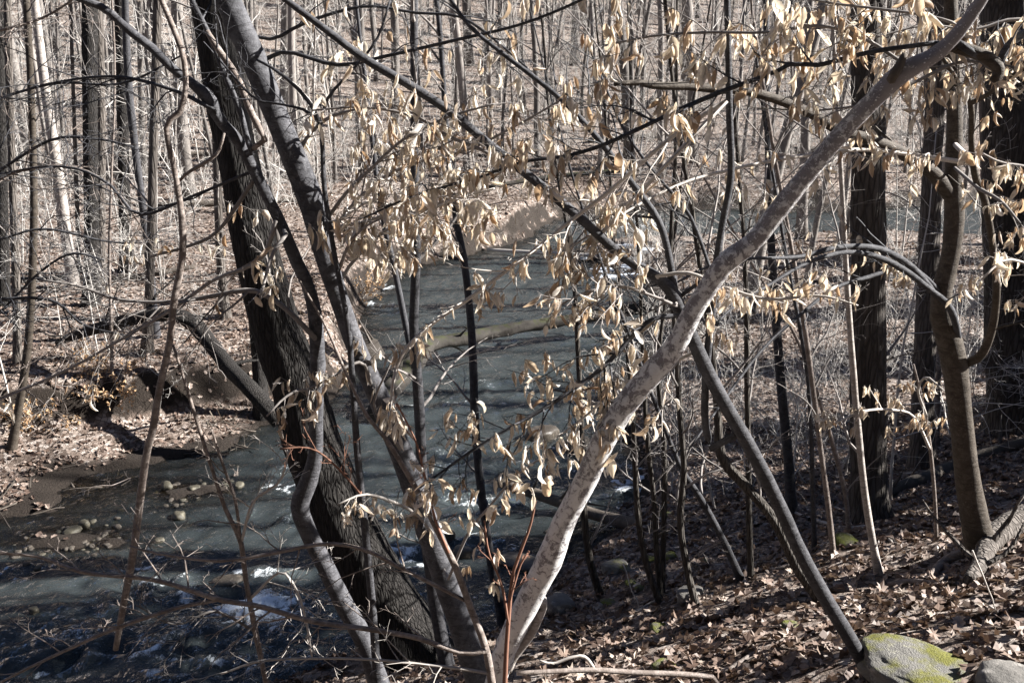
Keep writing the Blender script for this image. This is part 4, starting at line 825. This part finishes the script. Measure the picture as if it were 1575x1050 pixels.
MR = [('bright mossy stone left of the clump base', 1000, 860, 22, 12), ('bright mossy flat stone between the clump stems', 1030, 853, 26, 14), ('mossy stone at the shallow water edge', 1024, 790, 18, 12), ('small mossy stone below the flat mossy rock', 970, 895, 20, 10), ('low mossy hump among brown leaves', 935, 925, 26, 10),
      ('dark mossy hump low on the leaf slope', 1020, 1025, 40, 16), ('mossy hump by the dead branch', 1015, 965, 34, 14), ('mossy stone beside the leaning forked stem', 1215, 960, 30, 14), ('mossy stone beside the big upright trunk', 1300, 830, 44, 26), ('round mossy stone beside the grey boulder', 806, 903, 16, 16), ('small green stone close to the crooked sapling', 1085, 862, 14, 8), ('mossy stone under the forked stem', 985, 905, 20, 8)]
for i, (lb, px, py, w, h) in enumerate(MR): rk(lb, px, py, w, h, 'brightrock', 10+i, sub=3, depth=.9)
SR = [('dark midstream boulder below the bent young tree', 690, 830, 26, 26), ('dark wet boulder touching the bent young tree', 710, 852, 34, 22), ('dark wet rock under the stream log tip', 835, 672, 60, 26), ('dark wet rock at the near bank behind the lichen trunk', 890, 690, 60, 34), ('dark rock breaking the rapid near the forked sapling', 350, 895, 50, 14), ('wet stone near the icy near shore', 958, 742, 18, 14), ('wet slab before the near bank', 800, 865, 70, 12)]
for i, (lb, px, py, w, h) in enumerate(SR): rk(lb, px, py, w, h, 'wetrock', 30+i, sub=3, depth=.7, z=0.02, cat='rock')
NAMED = [('greenish round stone standing highest in the shallow bar', 257, 750, 22, 17), ('broad tan stone in the middle of the shallow bar', 300, 753, 20, 12), ('tan flat stone at the downstream side of the bar', 275, 795, 24, 14), ('angular pale stone on the dark near-shore bar', 130, 808, 18, 16), ('flat grey stone on the dark near-shore bar', 112, 818, 30, 12), ('round tan stone washed by a small rapid', 52, 940, 18, 14), ('tan stone alone below the hanging branch', 245, 832, 16, 9), ('wide stone near the upstream rapid edge', 367, 749, 22, 12)]
for i, (lb, px, py, w, h) in enumerate(NAMED): rk(lb, px, py, w, h, 'palerock', 50+i, sub=3, depth=.8, z=0.01, cat='stone', name='stone')
rg = np.random.RandomState(77)
protos = {}
def stone_copy(px, py, w, mat, group, label, z=0.0):
    k = (mat, group, rg.randint(4)); x, y = zplane(px, py, z); r = pxrad(px, py, y, w)
    if k not in protos:
        o = rock('stone', label, 'stone', (x, y, z), (1, .8, .6), mat, 60+k[2]+len(protos), 0, group, 2); protos[k] = o
    else:
        o = protos[k].copy(); COL.objects.link(o)
    o.location = (x, y, z+r*0.08); o.scale = (r, r, r*(.7+.5*rg.rand())); o.rotation_euler = (rg.normal(0,.15), rg.normal(0,.15), rg.rand()*6.3)
for k in range(80):
    t = rg.rand(); px = 225+165*t+rg.normal(0,10); py = 775-35*t+rg.normal(0,14)
    stone_copy(px, py, rg.uniform(4,13), 'wetrock' if rg.rand()<.7 else 'palerock', 'small stones of the midstream bar', 'small wet stone scattered on the midstream bar', -0.01)
for k in range(80):
    px = rg.uniform(20,185); py = 842-0.18*(px-20)+rg.normal(0,13)+8
    stone_copy(px, py, rg.uniform(5,16), 'wetrock' if rg.rand()<.75 else 'palerock', 'small stones of the near-shore bar', 'small wet stone scattered on the near-shore bar', 0.0)
for k in range(30):
    px = rg.uniform(0,480); py = rg.uniform(760,1000)
    stone_copy(px, py, rg.uniform(6,16), 'palerock', 'stones under the shallow water', 'tan stone seen dimly under the shallow water', -0.07)
for k in range(26):
    px, py = [(rg.uniform(830,960), rg.uniform(800,880)), (rg.uniform(930,1000), rg.uniform(700,820))][k % 2]
    stone_copy(px, py, rg.uniform(5,14), 'wetrock', 'wet stones along the near shore', 'small wet stone along the near shore', 0.0)
# thin ice at the right shore upstream
ri = np.random.RandomState(3)
for i in range(16):
    px, py, lb, gp = (ri.uniform(900,1000), ri.uniform(394,424), 'flat white ice piece by the upstream near shore', 'ice by the upstream near shore') if i < 12 else (ri.uniform(955,992), ri.uniform(715,770), 'flat white ice piece at the near bank beside the rapids', 'ice at the near bank beside the rapids')
    x, y = zplane(px, py, .06); n = 14; a_ = np.linspace(0, 2*np.pi, n, endpoint=False); rr = pxrad(px, py, y, ri.uniform(10, 24))*(1+.45*(ri.rand(n)-.5)*2)
    V = np.vstack([np.stack([np.cos(a_)*rr*1.5, np.sin(a_)*rr, np.full(n, .012)+.02*ri.rand(n)], 1), np.stack([np.cos(a_)*rr*1.5, np.sin(a_)*rr, np.full(n, -.06)], 1), [[0, 0, .03]]])
    T = [(28, k, (k+1) % n) for k in range(n)]; Q = [(k, n+k, n+(k+1) % n, (k+1) % n) for k in range(n)]
    bq = Buf(); bq.add(V, Q, T); tag(link('ice_piece', bq.mesh('ice_piece', 'ice', smooth=False), None, (x, y, max(.02, gz(x, y)+.02))), lb, 'ice', gp)


# ------------------------------------------------------------------ background wood
def tree_proto(seed, H, r0, nbr, low, sub, lev, lbr, lean=0.03, sides=8, mat='fartree', tmat='fartwig', rmin=0.004):
    rng = np.random.RandomState(seed); P = shoot(rng, (0,0,-.3), (rng.normal(0,lean), rng.normal(0,lean), 1), H, 16, 0.035, (0,0,.05))
    R = r0*np.linspace(1, 0, 16)**0.8+0.012; R[0] *= 1.35; b = Buf(); b.tube(P, R, sides, 0.05, rng)
    c = Buf()
    if nbr: twigs(c, rng, P, R, nbr, lbr, lev, low, 0.35, 4, None, 0.95, 0.12, sub, -0.03, rmin)
    if low > 0.25: twigs(c, rng, P[:8], R[:8], 7, lbr*.45, 2, 0.1, 0.05, 3, None, 1.2, 0.15, 4, 0.02, rmin)
    return b.mesh('trunk', mat), c.mesh('crown', tmat)
BIGT = [tree_proto(s, 17+s % 3*2, 0.13+0.03*(s % 3), 11, 0.38, 4, 3, 3.0) for s in range(200, 205)]
SLIM = [tree_proto(s, 9+s % 4*1.5, 0.045+0.012*(s % 4), 19, 0.10, 5, 3, 1.4, 0.06, 6, rmin=0.003) for s in range(210, 216)]
def shrub_proto(seed, H):
    rng = np.random.RandomState(seed); b = Buf()
    for k in range(rng.randint(2, 5)):
        P = shoot(rng, (rng.normal(0,.04), rng.normal(0,.04), -.1), (rng.normal(0,.3), rng.normal(0,.3), 1), H*(.7+.5*rng.rand()), 9, .1); R = np.linspace(.016, .004, 9)
        b.tube(P, R, 4); twigs(b, rng, P, R, 11, H*.35, 3, .12, .2, 3, None, .9, .15, 4, 0, .0022)
    return b.mesh('shrub', 'fartwig')
def beechling(seed, H):
    rng = np.random.RandomState(seed); b = Buf(); P = shoot(rng, (0,0,-.1), (rng.normal(0,.12), rng.normal(0,.12), 1), H, 10, .05); R = np.linspace(.02, .004, 10)
    b.tube(P, R, 5); twigs(b, rng, P, R, 15, H*.42, 3, .15, .05, 3, None, 1.25, .12, 5, .02, .0022, .25)
    return b.mesh('beech_sapling', 'fartwig')
BEECHL = [beechling(s, 2.6+.6*(s % 4)) for s in range(230, 236)]
SHRUB = [shrub_proto(s, 1.6+.5*(s % 4)) for s in range(220, 226)]
rb = np.random.RandomState(4242)
def streamd(x, y):
    x = np.array([x]); y = np.array([y])
    if inside(x, y)[0]: return -1.0
    return float(min(pdist(x, y, LB)[0], pdist(x, y, RB)[0]))
TAKEN = [(o.location.x, o.location.y) for o in COL.objects if o.get('category') == 'tree']
def LAB(t, x, y, s):
    xa, ya = np.array([x]), np.array([y]); far = pdist(xa, ya, LB)[0] < pdist(xa, ya, RB)[0]
    hd = y-48-.38*x
    return t.replace('{size}', 'small' if s < .88 else ('tall' if s > 1.12 else 'middle-sized')).replace('{bank}', 'far' if far else 'near').replace('{hill}', 'at the foot of' if hd < 7 else ('partway up' if hd < 22 else 'high on'))
def place(n, protos, region, mind, name, cat, label, group, test=None, tries=40, parts=True, sc=(0.8, 1.25), clear=1.2):
    made = 0
    for k in range(n*tries):
        if made >= n: break
        x, y = region(rb)
        if test and not test(x, y): continue
        if streamd(x, y) < clear: continue
        if any((x-a)**2+(y-b_)**2 < mind**2 for a, b_ in TAKEN): continue
        TAKEN.append((x, y)); made += 1
        pr = protos[rb.randint(len(protos))]; s = rb.uniform(*sc); rz = rb.rand()*6.283
        loc = (x, y, gz(x, y))
        lab = LAB(label, x, y, s) if '{' in label else label
        if parts:
            r = thing(name, lab, cat, loc, group); r.scale = (s, s, s*rb.uniform(.9, 1.15)); r.rotation_euler = (rb.normal(0,.03), rb.normal(0,.03), rz)
            link('trunk', pr[0], r); link('crown', pr[1], r)
        else:
            o = link(name, pr, None, loc); o.scale = (s, s, s); o.rotation_euler = (0, 0, rz); tag(o, lab, cat, group)
def fr(y0, y1, m=2.0, p=0.5):
    def f(r):
        y = y0+(y1-y0)*r.rand()**p; h = 0.53*y+m; return r.uniform(-h, h), y
    return f
def hillfilter(x, y): return True
def offcorr(x, y):      # keep the open corridor of the stream and near slope free
    u = x/(y*CP+ (CAMZ-1)*SP)*F+W0/2
    if y < 40 and 520 < u < 1080: return False
    return True
place(95, BIGT, fr(44, 88, p=.8), 1.6, 'hillside_tree', 'tree', '{size} bare grey tree standing {hill} the sunlit hillside across the stream', 'tall trees on the far hillside', sc=(.6, 1.5))
place(24, BIGT, fr(22, 46), 2.0, 'forest_tree', 'tree', '{size} bare grey tree standing on the {bank} bank flat before the hillside', 'tall trees on the flat before the hillside', offcorr)
place(185, SLIM, fr(42, 88, p=.8), .7, 'slender_tree', 'tree', '{size} slender twiggy pole tree growing {hill} the far hillside', 'slender trees on the far hillside')
place(48, SLIM, fr(20, 44), .7, 'slender_tree', 'tree', '{size} slender twiggy pole tree growing on the {bank} bank flat', 'slender trees on the flat before the hillside', offcorr)
place(260, SHRUB, fr(38, 80, p=.9), .4, 'bare_shrub', 'shrub', '{size} bare twiggy shrub growing {hill} the far hillside', 'bare shrubs on the far hillside', parts=False, sc=(.8, 1.5))
place(60, SHRUB, fr(18, 42), .4, 'bare_shrub', 'shrub', '{size} bare twiggy shrub growing on the leafy {bank} bank flat', 'bare shrubs beside the stream', offcorr, parts=False, clear=.3)
place(36, BEECHL, fr(17, 46), .5, 'bare_sapling', 'sapling', '{size} bare sapling with flat layers of pale twigs on the {bank} bank flat', 'bare saplings on the leafy flat', offcorr, parts=False, sc=(.8, 1.5), clear=.3)
place(190, BEECHL, fr(44, 84, p=.8), .5, 'bare_sapling', 'sapling', '{size} bare sapling with flat layers of pale twigs {hill} the far hillside', 'bare saplings on the far hillside', parts=False, sc=(1.0, 2.0))
def rbank(r): return r.uniform(1.5, 9), r.uniform(9.5, 20)
place(26, BEECHL, rbank, .6, 'bare_sapling', 'sapling', 'bare sapling with layered pale twigs on the leafy near slope', 'bare saplings on the near slope', parts=False, sc=(.6, 1.0), clear=.5)
def lbank(r): x, y = zplane(r.uniform(0,420), r.uniform(470,640), .8); return x, y
place(9, BEECHL, lbank, .5, 'bare_sapling', 'sapling', 'bare sapling with layered pale twigs near the far shore', 'bare saplings near the far shore', parts=False, sc=(.5, 1.0), clear=.4)
def uplb(r): x, y = zplane(r.uniform(560,840), r.uniform(300,400), .8); return x, y
place(22, SHRUB, uplb, .3, 'bare_shrub', 'shrub', 'bare brush crowding the far bank where the stream bends', 'brush on the far bank at the bend', parts=False, sc=(.35, .7), clear=.3)
def bar(r): x, y = zplane(r.uniform(840,1080), r.uniform(352,440)); return x, y
place(16, SHRUB, bar, .2, 'bare_shrub', 'shrub', 'tangled bare brush on the upstream gravel point', 'brush on the upstream point', parts=False, sc=(.4, .8), clear=.05)
def rslope(r): x, y = zplane(r.uniform(1030,1575), r.uniform(480,760), 1.0); return x, y
place(26, SHRUB, rslope, .3, 'bare_shrub', 'shrub', 'thin bare shrub on the leafy near slope', 'bare shrubs on the near slope', parts=False, sc=(.5, .9), clear=.5)
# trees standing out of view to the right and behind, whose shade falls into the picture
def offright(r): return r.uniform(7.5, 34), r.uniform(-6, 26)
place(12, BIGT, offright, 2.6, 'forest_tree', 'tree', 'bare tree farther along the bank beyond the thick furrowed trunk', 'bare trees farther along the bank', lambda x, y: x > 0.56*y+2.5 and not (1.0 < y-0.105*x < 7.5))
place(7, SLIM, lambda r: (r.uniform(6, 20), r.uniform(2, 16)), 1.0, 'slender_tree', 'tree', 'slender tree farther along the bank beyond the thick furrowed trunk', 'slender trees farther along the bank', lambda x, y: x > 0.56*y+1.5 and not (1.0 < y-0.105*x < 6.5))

place(46, BIGT, lambda r: (r.uniform(-45, 14), r.uniform(-45, -5)), 2.2, 'forest_tree', 'tree', 'unseen bare tree added behind the camera to cut the sky light', 'bare trees added behind the camera')  # unseen trees added behind the camera to cut sky light on the trunks
def hemlock(seed):
    rng = np.random.RandomState(seed); H = 15.0; P = shoot(rng, (0,0,-.3), (0,0,1), H, 12, .01); R = np.linspace(.22, .03, 12); b = Buf(); b.tube(P, R, 8, .05, rng)
    n = 5200; z = 1.5+(H-1.2)*rng.rand(n)**1.2; rad = (H+.5-z)*.24*np.sqrt(rng.rand(n))+.1; a = rng.rand(n)*6.283
    c = np.stack([np.cos(a)*rad, np.sin(a)*rad, z-.25*rad], 1); t = np.stack([np.cos(a), np.sin(a), -.35+rng.normal(0,.25,n)], 1)+rng.normal(0,.35,(n,3)); t /= np.linalg.norm(t, axis=1, keepdims=True)
    s_ = np.cross(t, rng.normal(0, .4, (n, 3))+[0,0,1]); s_ /= np.linalg.norm(s_, axis=1, keepdims=True); l = rng.uniform(.25,.5,(n,1))
    V = np.stack([c, c+t*l*.5+s_*l*.28, c+t*l, c+t*l*.5-s_*l*.28], 1).reshape(-1, 3); q = Buf(); q.add(V, np.arange(n*4).reshape(-1, 4), None, np.repeat(rng.rand(n), 4))
    return b.mesh('trunk', 'furrow'), q.mesh('crown', 'needle', smooth=False, attr='tone')
HEM = [hemlock(1), hemlock(2)]
for k, (x, y, h_) in enumerate([(10.4, 8.6, .31), (15.5, 15.5, .5), (17.0, 19.0, .55), (18.8, 23.0, .6), (21.5, 28.0, .6), (9.4, 9.8, .5), (12.0, 11.4, .66)]):  # invented hemlocks out of view, added to shade slope, bank and water
    r = thing('shade_hemlock', 'unseen young hemlock added along the bank to cast shade', 'tree', (x, y, gz(x, y)), 'young hemlocks added for shade'); r.scale = (h_, h_, h_); r.rotation_euler = (0, 0, k*1.3)
    link('trunk', HEM[k % 2][0], r); link('crown', HEM[k % 2][1], r); TAKEN.append((x, y))
place(26, HEM, lambda r: (r.uniform(-16, 9), r.uniform(-16, -2.5)), 1.9, 'shade_hemlock', 'tree', 'unseen dark hemlock added behind the camera to dim the sky light', 'hemlocks added behind the camera')  # invented hemlocks behind the camera, added to dim sky light on near bark
# distant wood that reads as one mass
fb = Buf(); rf = np.random.RandomState(99)
FARP = []
for k in range(10):
    q = Buf(); H = rf.uniform(12, 20); P = shoot(rf, (0, 0, -.3), (rf.normal(0,.05), 0, 1), H, 6, .03); R = np.linspace(rf.uniform(.07,.2), .03, 6); q.tube(P, R, 5, cap=False)
    twigs(q, rf, P, R, 16, 2.6, 2, .12, .3, 3, None, .95, .12, 4, 0, .008); FARP.append((np.vstack(q.V), np.vstack(q.Q)))
fy_ = rf.uniform(86, 150, 420); fx_ = rf.uniform(-.6, .6, 420)*fy_; fz_ = ground(fx_, fy_)
for k in range(420):
    V, Q = FARP[k % 10]; a_ = rf.rand()*6.28; c_, s_ = math.cos(a_), math.sin(a_)
    fb.add(np.stack([V[:, 0]*c_-V[:, 1]*s_+fx_[k], V[:, 0]*s_+V[:, 1]*c_+fy_[k], V[:, 2]+fz_[k]], 1), Q)
o = link('distant_wood', fb.mesh('distant_wood', 'fartree')); tag(o, 'dense distant wood of bare trees covering the upper hillside', 'wood', None, 'stuff')

# low shrubs that still hold small tan leaves
def leafshrub(label, px, py, wpx, hpx, n, seed):
    rng = np.random.RandomState(seed); h = hit(px, py+hpx*.5); D = h[1]/raydir(px, py)[1]; wm = wpx*D/F/2; hm = hpx*D/F
    root = thing('leafy_shrub', label, 'shrub', h); b = Buf(); ends = []
    for k in range(7):
        P = shoot(rng, h-[0,0,.1], (rng.normal(0,1)*wm, rng.normal(0,.6)*wm, hm*.8), hm*(.7+.5*rng.rand()), 8, .1); R = np.linspace(.012, .003, 8)
        b.tube(P, R, 4); twigs(b, rng, P, R, 9, max(wm,hm)*.5, 2, .2, .05, 3, ends, .9, .15, 3, .1, .002)
    link('stems', b.mesh('stems', 'twig_lit', h), root)
    lb = Buf(); L = .075
    for k in range(n):
        q = ends[rng.randint(len(ends))][0]; p = q[rng.randint(1, len(q))]; a = rng.normal(0, 1, 3); a[2] -= .8; a /= np.linalg.norm(a); s = np.cross(a, rng.normal(0, 1, 3)); s /= np.linalg.norm(s); nn = np.cross(a, s)
        V = [p, p+a*L*.5+s*L*.22+nn*L*.1, p+a*L, p+a*L*.5-s*L*.22+nn*L*.1]; lb.add(V, None, [(0,1,2),(0,2,3)], np.full(4, rng.rand()))
    f = link('foliage', lb.mesh('foliage', 'smallleaf', h, smooth=False, attr='tone'), root); f['kind'] = 'stuff'
leafshrub('low shrub holding small tan leaves on the flat left of the arched log', 165, 575, 150, 60, 700, 1)
leafshrub('small orange-leaved shrub drooping over the far bank behind the grey beech', 555, 432, 90, 50, 700, 2)
leafshrub('sparse tan-leaved shrub on the cut bank beside the shore-edge tree', 60, 620, 130, 70, 420, 3)
leafshrub('tan-leaved shrub below the arched log', 120, 540, 120, 40, 350, 4)

# ------------------------------------------------------------------ fallen leaves
def litter(n, x0, x1, y0, y1, size, seed, lift=0.012, frustum=True):
    r = np.random.RandomState(seed); x = r.uniform(x0, x1, n); y = r.uniform(y0, y1, n)
    m = np.abs(x) < 0.56*y+2.0; x, y = x[m], y[m]; z = ground(x, y); m = z+0.25*(fbm(x*1.7, y*1.7, 66, 3)-.45) > 0.085; 
    e = 0.08; gxd = (ground(x+e, y)-z)/e; gyd = (ground(x, y+e)-z)/e
    slope = np.hypot(gxd, gyd); m &= (slope < 1.6) | (r.rand(len(x)) < .4)
    clump = fbm(x*1.6, y*1.6, 70, 3); m &= clump+r.rand(len(x))*.5 > .42
    x, y, z, gxd, gyd = x[m], y[m], z[m], gxd[m], gyd[m]; n = len(x)
    nrm = np.stack([-gxd, -gyd, np.ones(n)], 1)+r.normal(0, .42, (n, 3)); nrm /= np.linalg.norm(nrm, axis=1, keepdims=True)
    t = r.normal(0, 1, (n, 3)); t -= nrm*(t*nrm).sum(1, keepdims=True); t /= np.linalg.norm(t, axis=1, keepdims=True); s = np.cross(nrm, t)
    tpl = np.array([(0,-.5,0),(.26,-.22,1),(.17,0,.7),(.28,.18,1),(0,.5,.2),(-.27,.2,1),(-.16,0,.7),(-.25,-.2,1),(0,0,0)])
    S = size*r.uniform(.6, 1.25, n); cu = r.uniform(-.2, .3, n); wd = r.uniform(.75, 1.5, n)
    c = np.stack([x, y, z+lift+S*.1*r.rand(n)], 1)
    V = c[:, None, :]+S[:, None, None]*(tpl[None, :, 0:1]*wd[:, None, None]*s[:, None, :]+tpl[None, :, 1:2]*t[:, None, :]+(tpl[None, :, 2:3]*cu[:, None, None])*nrm[:, None, :])
    V += (r.normal(0, .05, (n, 9, 1))*S[:, None, None])*nrm[:, None, :]
    T = np.array([(8,i,(i+1) % 8) for i in range(8)]); TT = (T[None]+(np.arange(n)*9)[:, None, None]).reshape(-1, 3)
    tone = np.clip(r.beta(1.6, 2.2, n)+0.25*(fbm(x*.8, y*.8, 80, 2)-.4), 0, 1)
    return V.reshape(-1, 3), TT, np.repeat(tone, 9)
lb = Buf()
for args in [(46000,-4.5,9,3.2,15,.095,1),(30000,1,17,13,30,.10,2),(34000,-16,1,11.5,26,.10,3),(26000,-24,4,26,48,.12,4),(16000,2,30,28,50,.12,5)]:
    V, TT, tn = litter(*args); lb.add(V, None, TT, tn)
lo = link('leaf_litter', lb.mesh('leaf_litter', 'litter', smooth=False, attr='tone')); tag(lo, 'thick carpet of fallen brown leaves over the woodland floor', 'leaf litter', None, 'stuff')
def bigleaf(seed):
    r = np.random.RandomState(seed); b = Buf(); n = 16; V = [(0,0,0)]
    for i in range(n):
        a = 2*math.pi*i/n; rad = (.5 if i % 2 == 0 else .27)*(1+.25*math.cos(a))*r.uniform(.8, 1.1); V.append((rad*math.sin(a)*.85, rad*math.cos(a), .35*rad*rad*r.uniform(-.3, 1.2)+r.normal(0, .03)))
    b.add(V, None, [(0, 1+i, 1+(i+1) % n) for i in range(n)]); return b.mesh('fallen_leaf', 'litter1', smooth=False)
BL = [bigleaf(s) for s in range(6)]; rl = np.random.RandomState(31); made = 0
bx_ = rl.uniform(-1.6, 4.6, 4000); by_ = rl.uniform(3.6, 9.5, 4000); bz_ = ground(bx_, by_)
for x, y, z in zip(bx_, by_, bz_):
    u = x/(y*CP+(CAMZ-z)*SP)*F+W0/2; v = H0/2+F*((CAMZ-z)*CP-y*SP)/(y*CP+(CAMZ-z)*SP)
    if z < .2 or not (600 < u < 1620 and 850 < v < 1090) or rl.rand() > 1.5-.13*y: continue
    if made >= 290: break
    o = link('leaf', BL[rl.randint(6)], floor_o); s = rl.uniform(.07, .135); o.location = (x, y, z+.02+.02*rl.rand()); o.scale = (s, s, s)
    o.rotation_euler = (rl.normal(.35, .35), rl.normal(0, .35), rl.rand()*6.28); made += 1

# dry grass and rootlets hanging along the far cut bank
gb2 = Buf(); r2 = np.random.RandomState(8); cand = []
for i in range(6, len(LB)-6):
    a_, b_ = LB[i], LB[i+1]; L = np.hypot(*(b_-a_)); nn = int(L*60)
    t = r2.rand(nn)[:, None]; q = a_+(b_-a_)*t; nv_ = np.array([-(b_-a_)[1], (b_-a_)[0]])/L; cand.append(q+nv_*r2.uniform(.25, 1.6, nn)[:, None])
cand = np.vstack(cand); cz = ground(cand[:, 0], cand[:, 1]); m_ = (cz > .15) & (fbm(cand[:, 0]*1.1, cand[:, 1]*1.1, 90, 2) > .36); cand = cand[m_]; cz = cz[m_]; n_ = len(cand)
l_ = r2.uniform(.15, .5, n_); d_ = r2.normal(0, .5, (n_, 3)); d_[:, 2] = r2.uniform(.3, 1, n_); d_ /= np.linalg.norm(d_, axis=1, keepdims=True)
p0 = np.column_stack([cand, cz-.03]); sd_ = np.column_stack([np.cos(r2.rand(n_)*6.28), np.sin(r2.rand(n_)*6.28), np.zeros(n_)])*.009
p1 = p0+d_*l_[:, None]*.6; p2 = p1+(d_*.5+np.column_stack([r2.normal(0, .4, n_), r2.normal(0, .4, n_), -.4*np.ones(n_)]))*l_[:, None]*.5
GV = np.stack([p0-sd_, p0+sd_, p1-sd_*.8, p1+sd_*.8, p2], 1).reshape(-1, 3); k_ = (np.arange(n_)*5)[:, None]
gb2.add(GV, np.concatenate([k_+np.array([[0, 1, 3, 2]])]), np.concatenate([k_+np.array([[2, 3, 4]])]), np.repeat(r2.rand(n_), 5))
go = link('dry_grass', gb2.mesh('dry_grass', 'straw', smooth=False, attr='tone')); tag(go, 'dry straw-coloured grass fringing the far bank', 'grass', None, 'stuff')
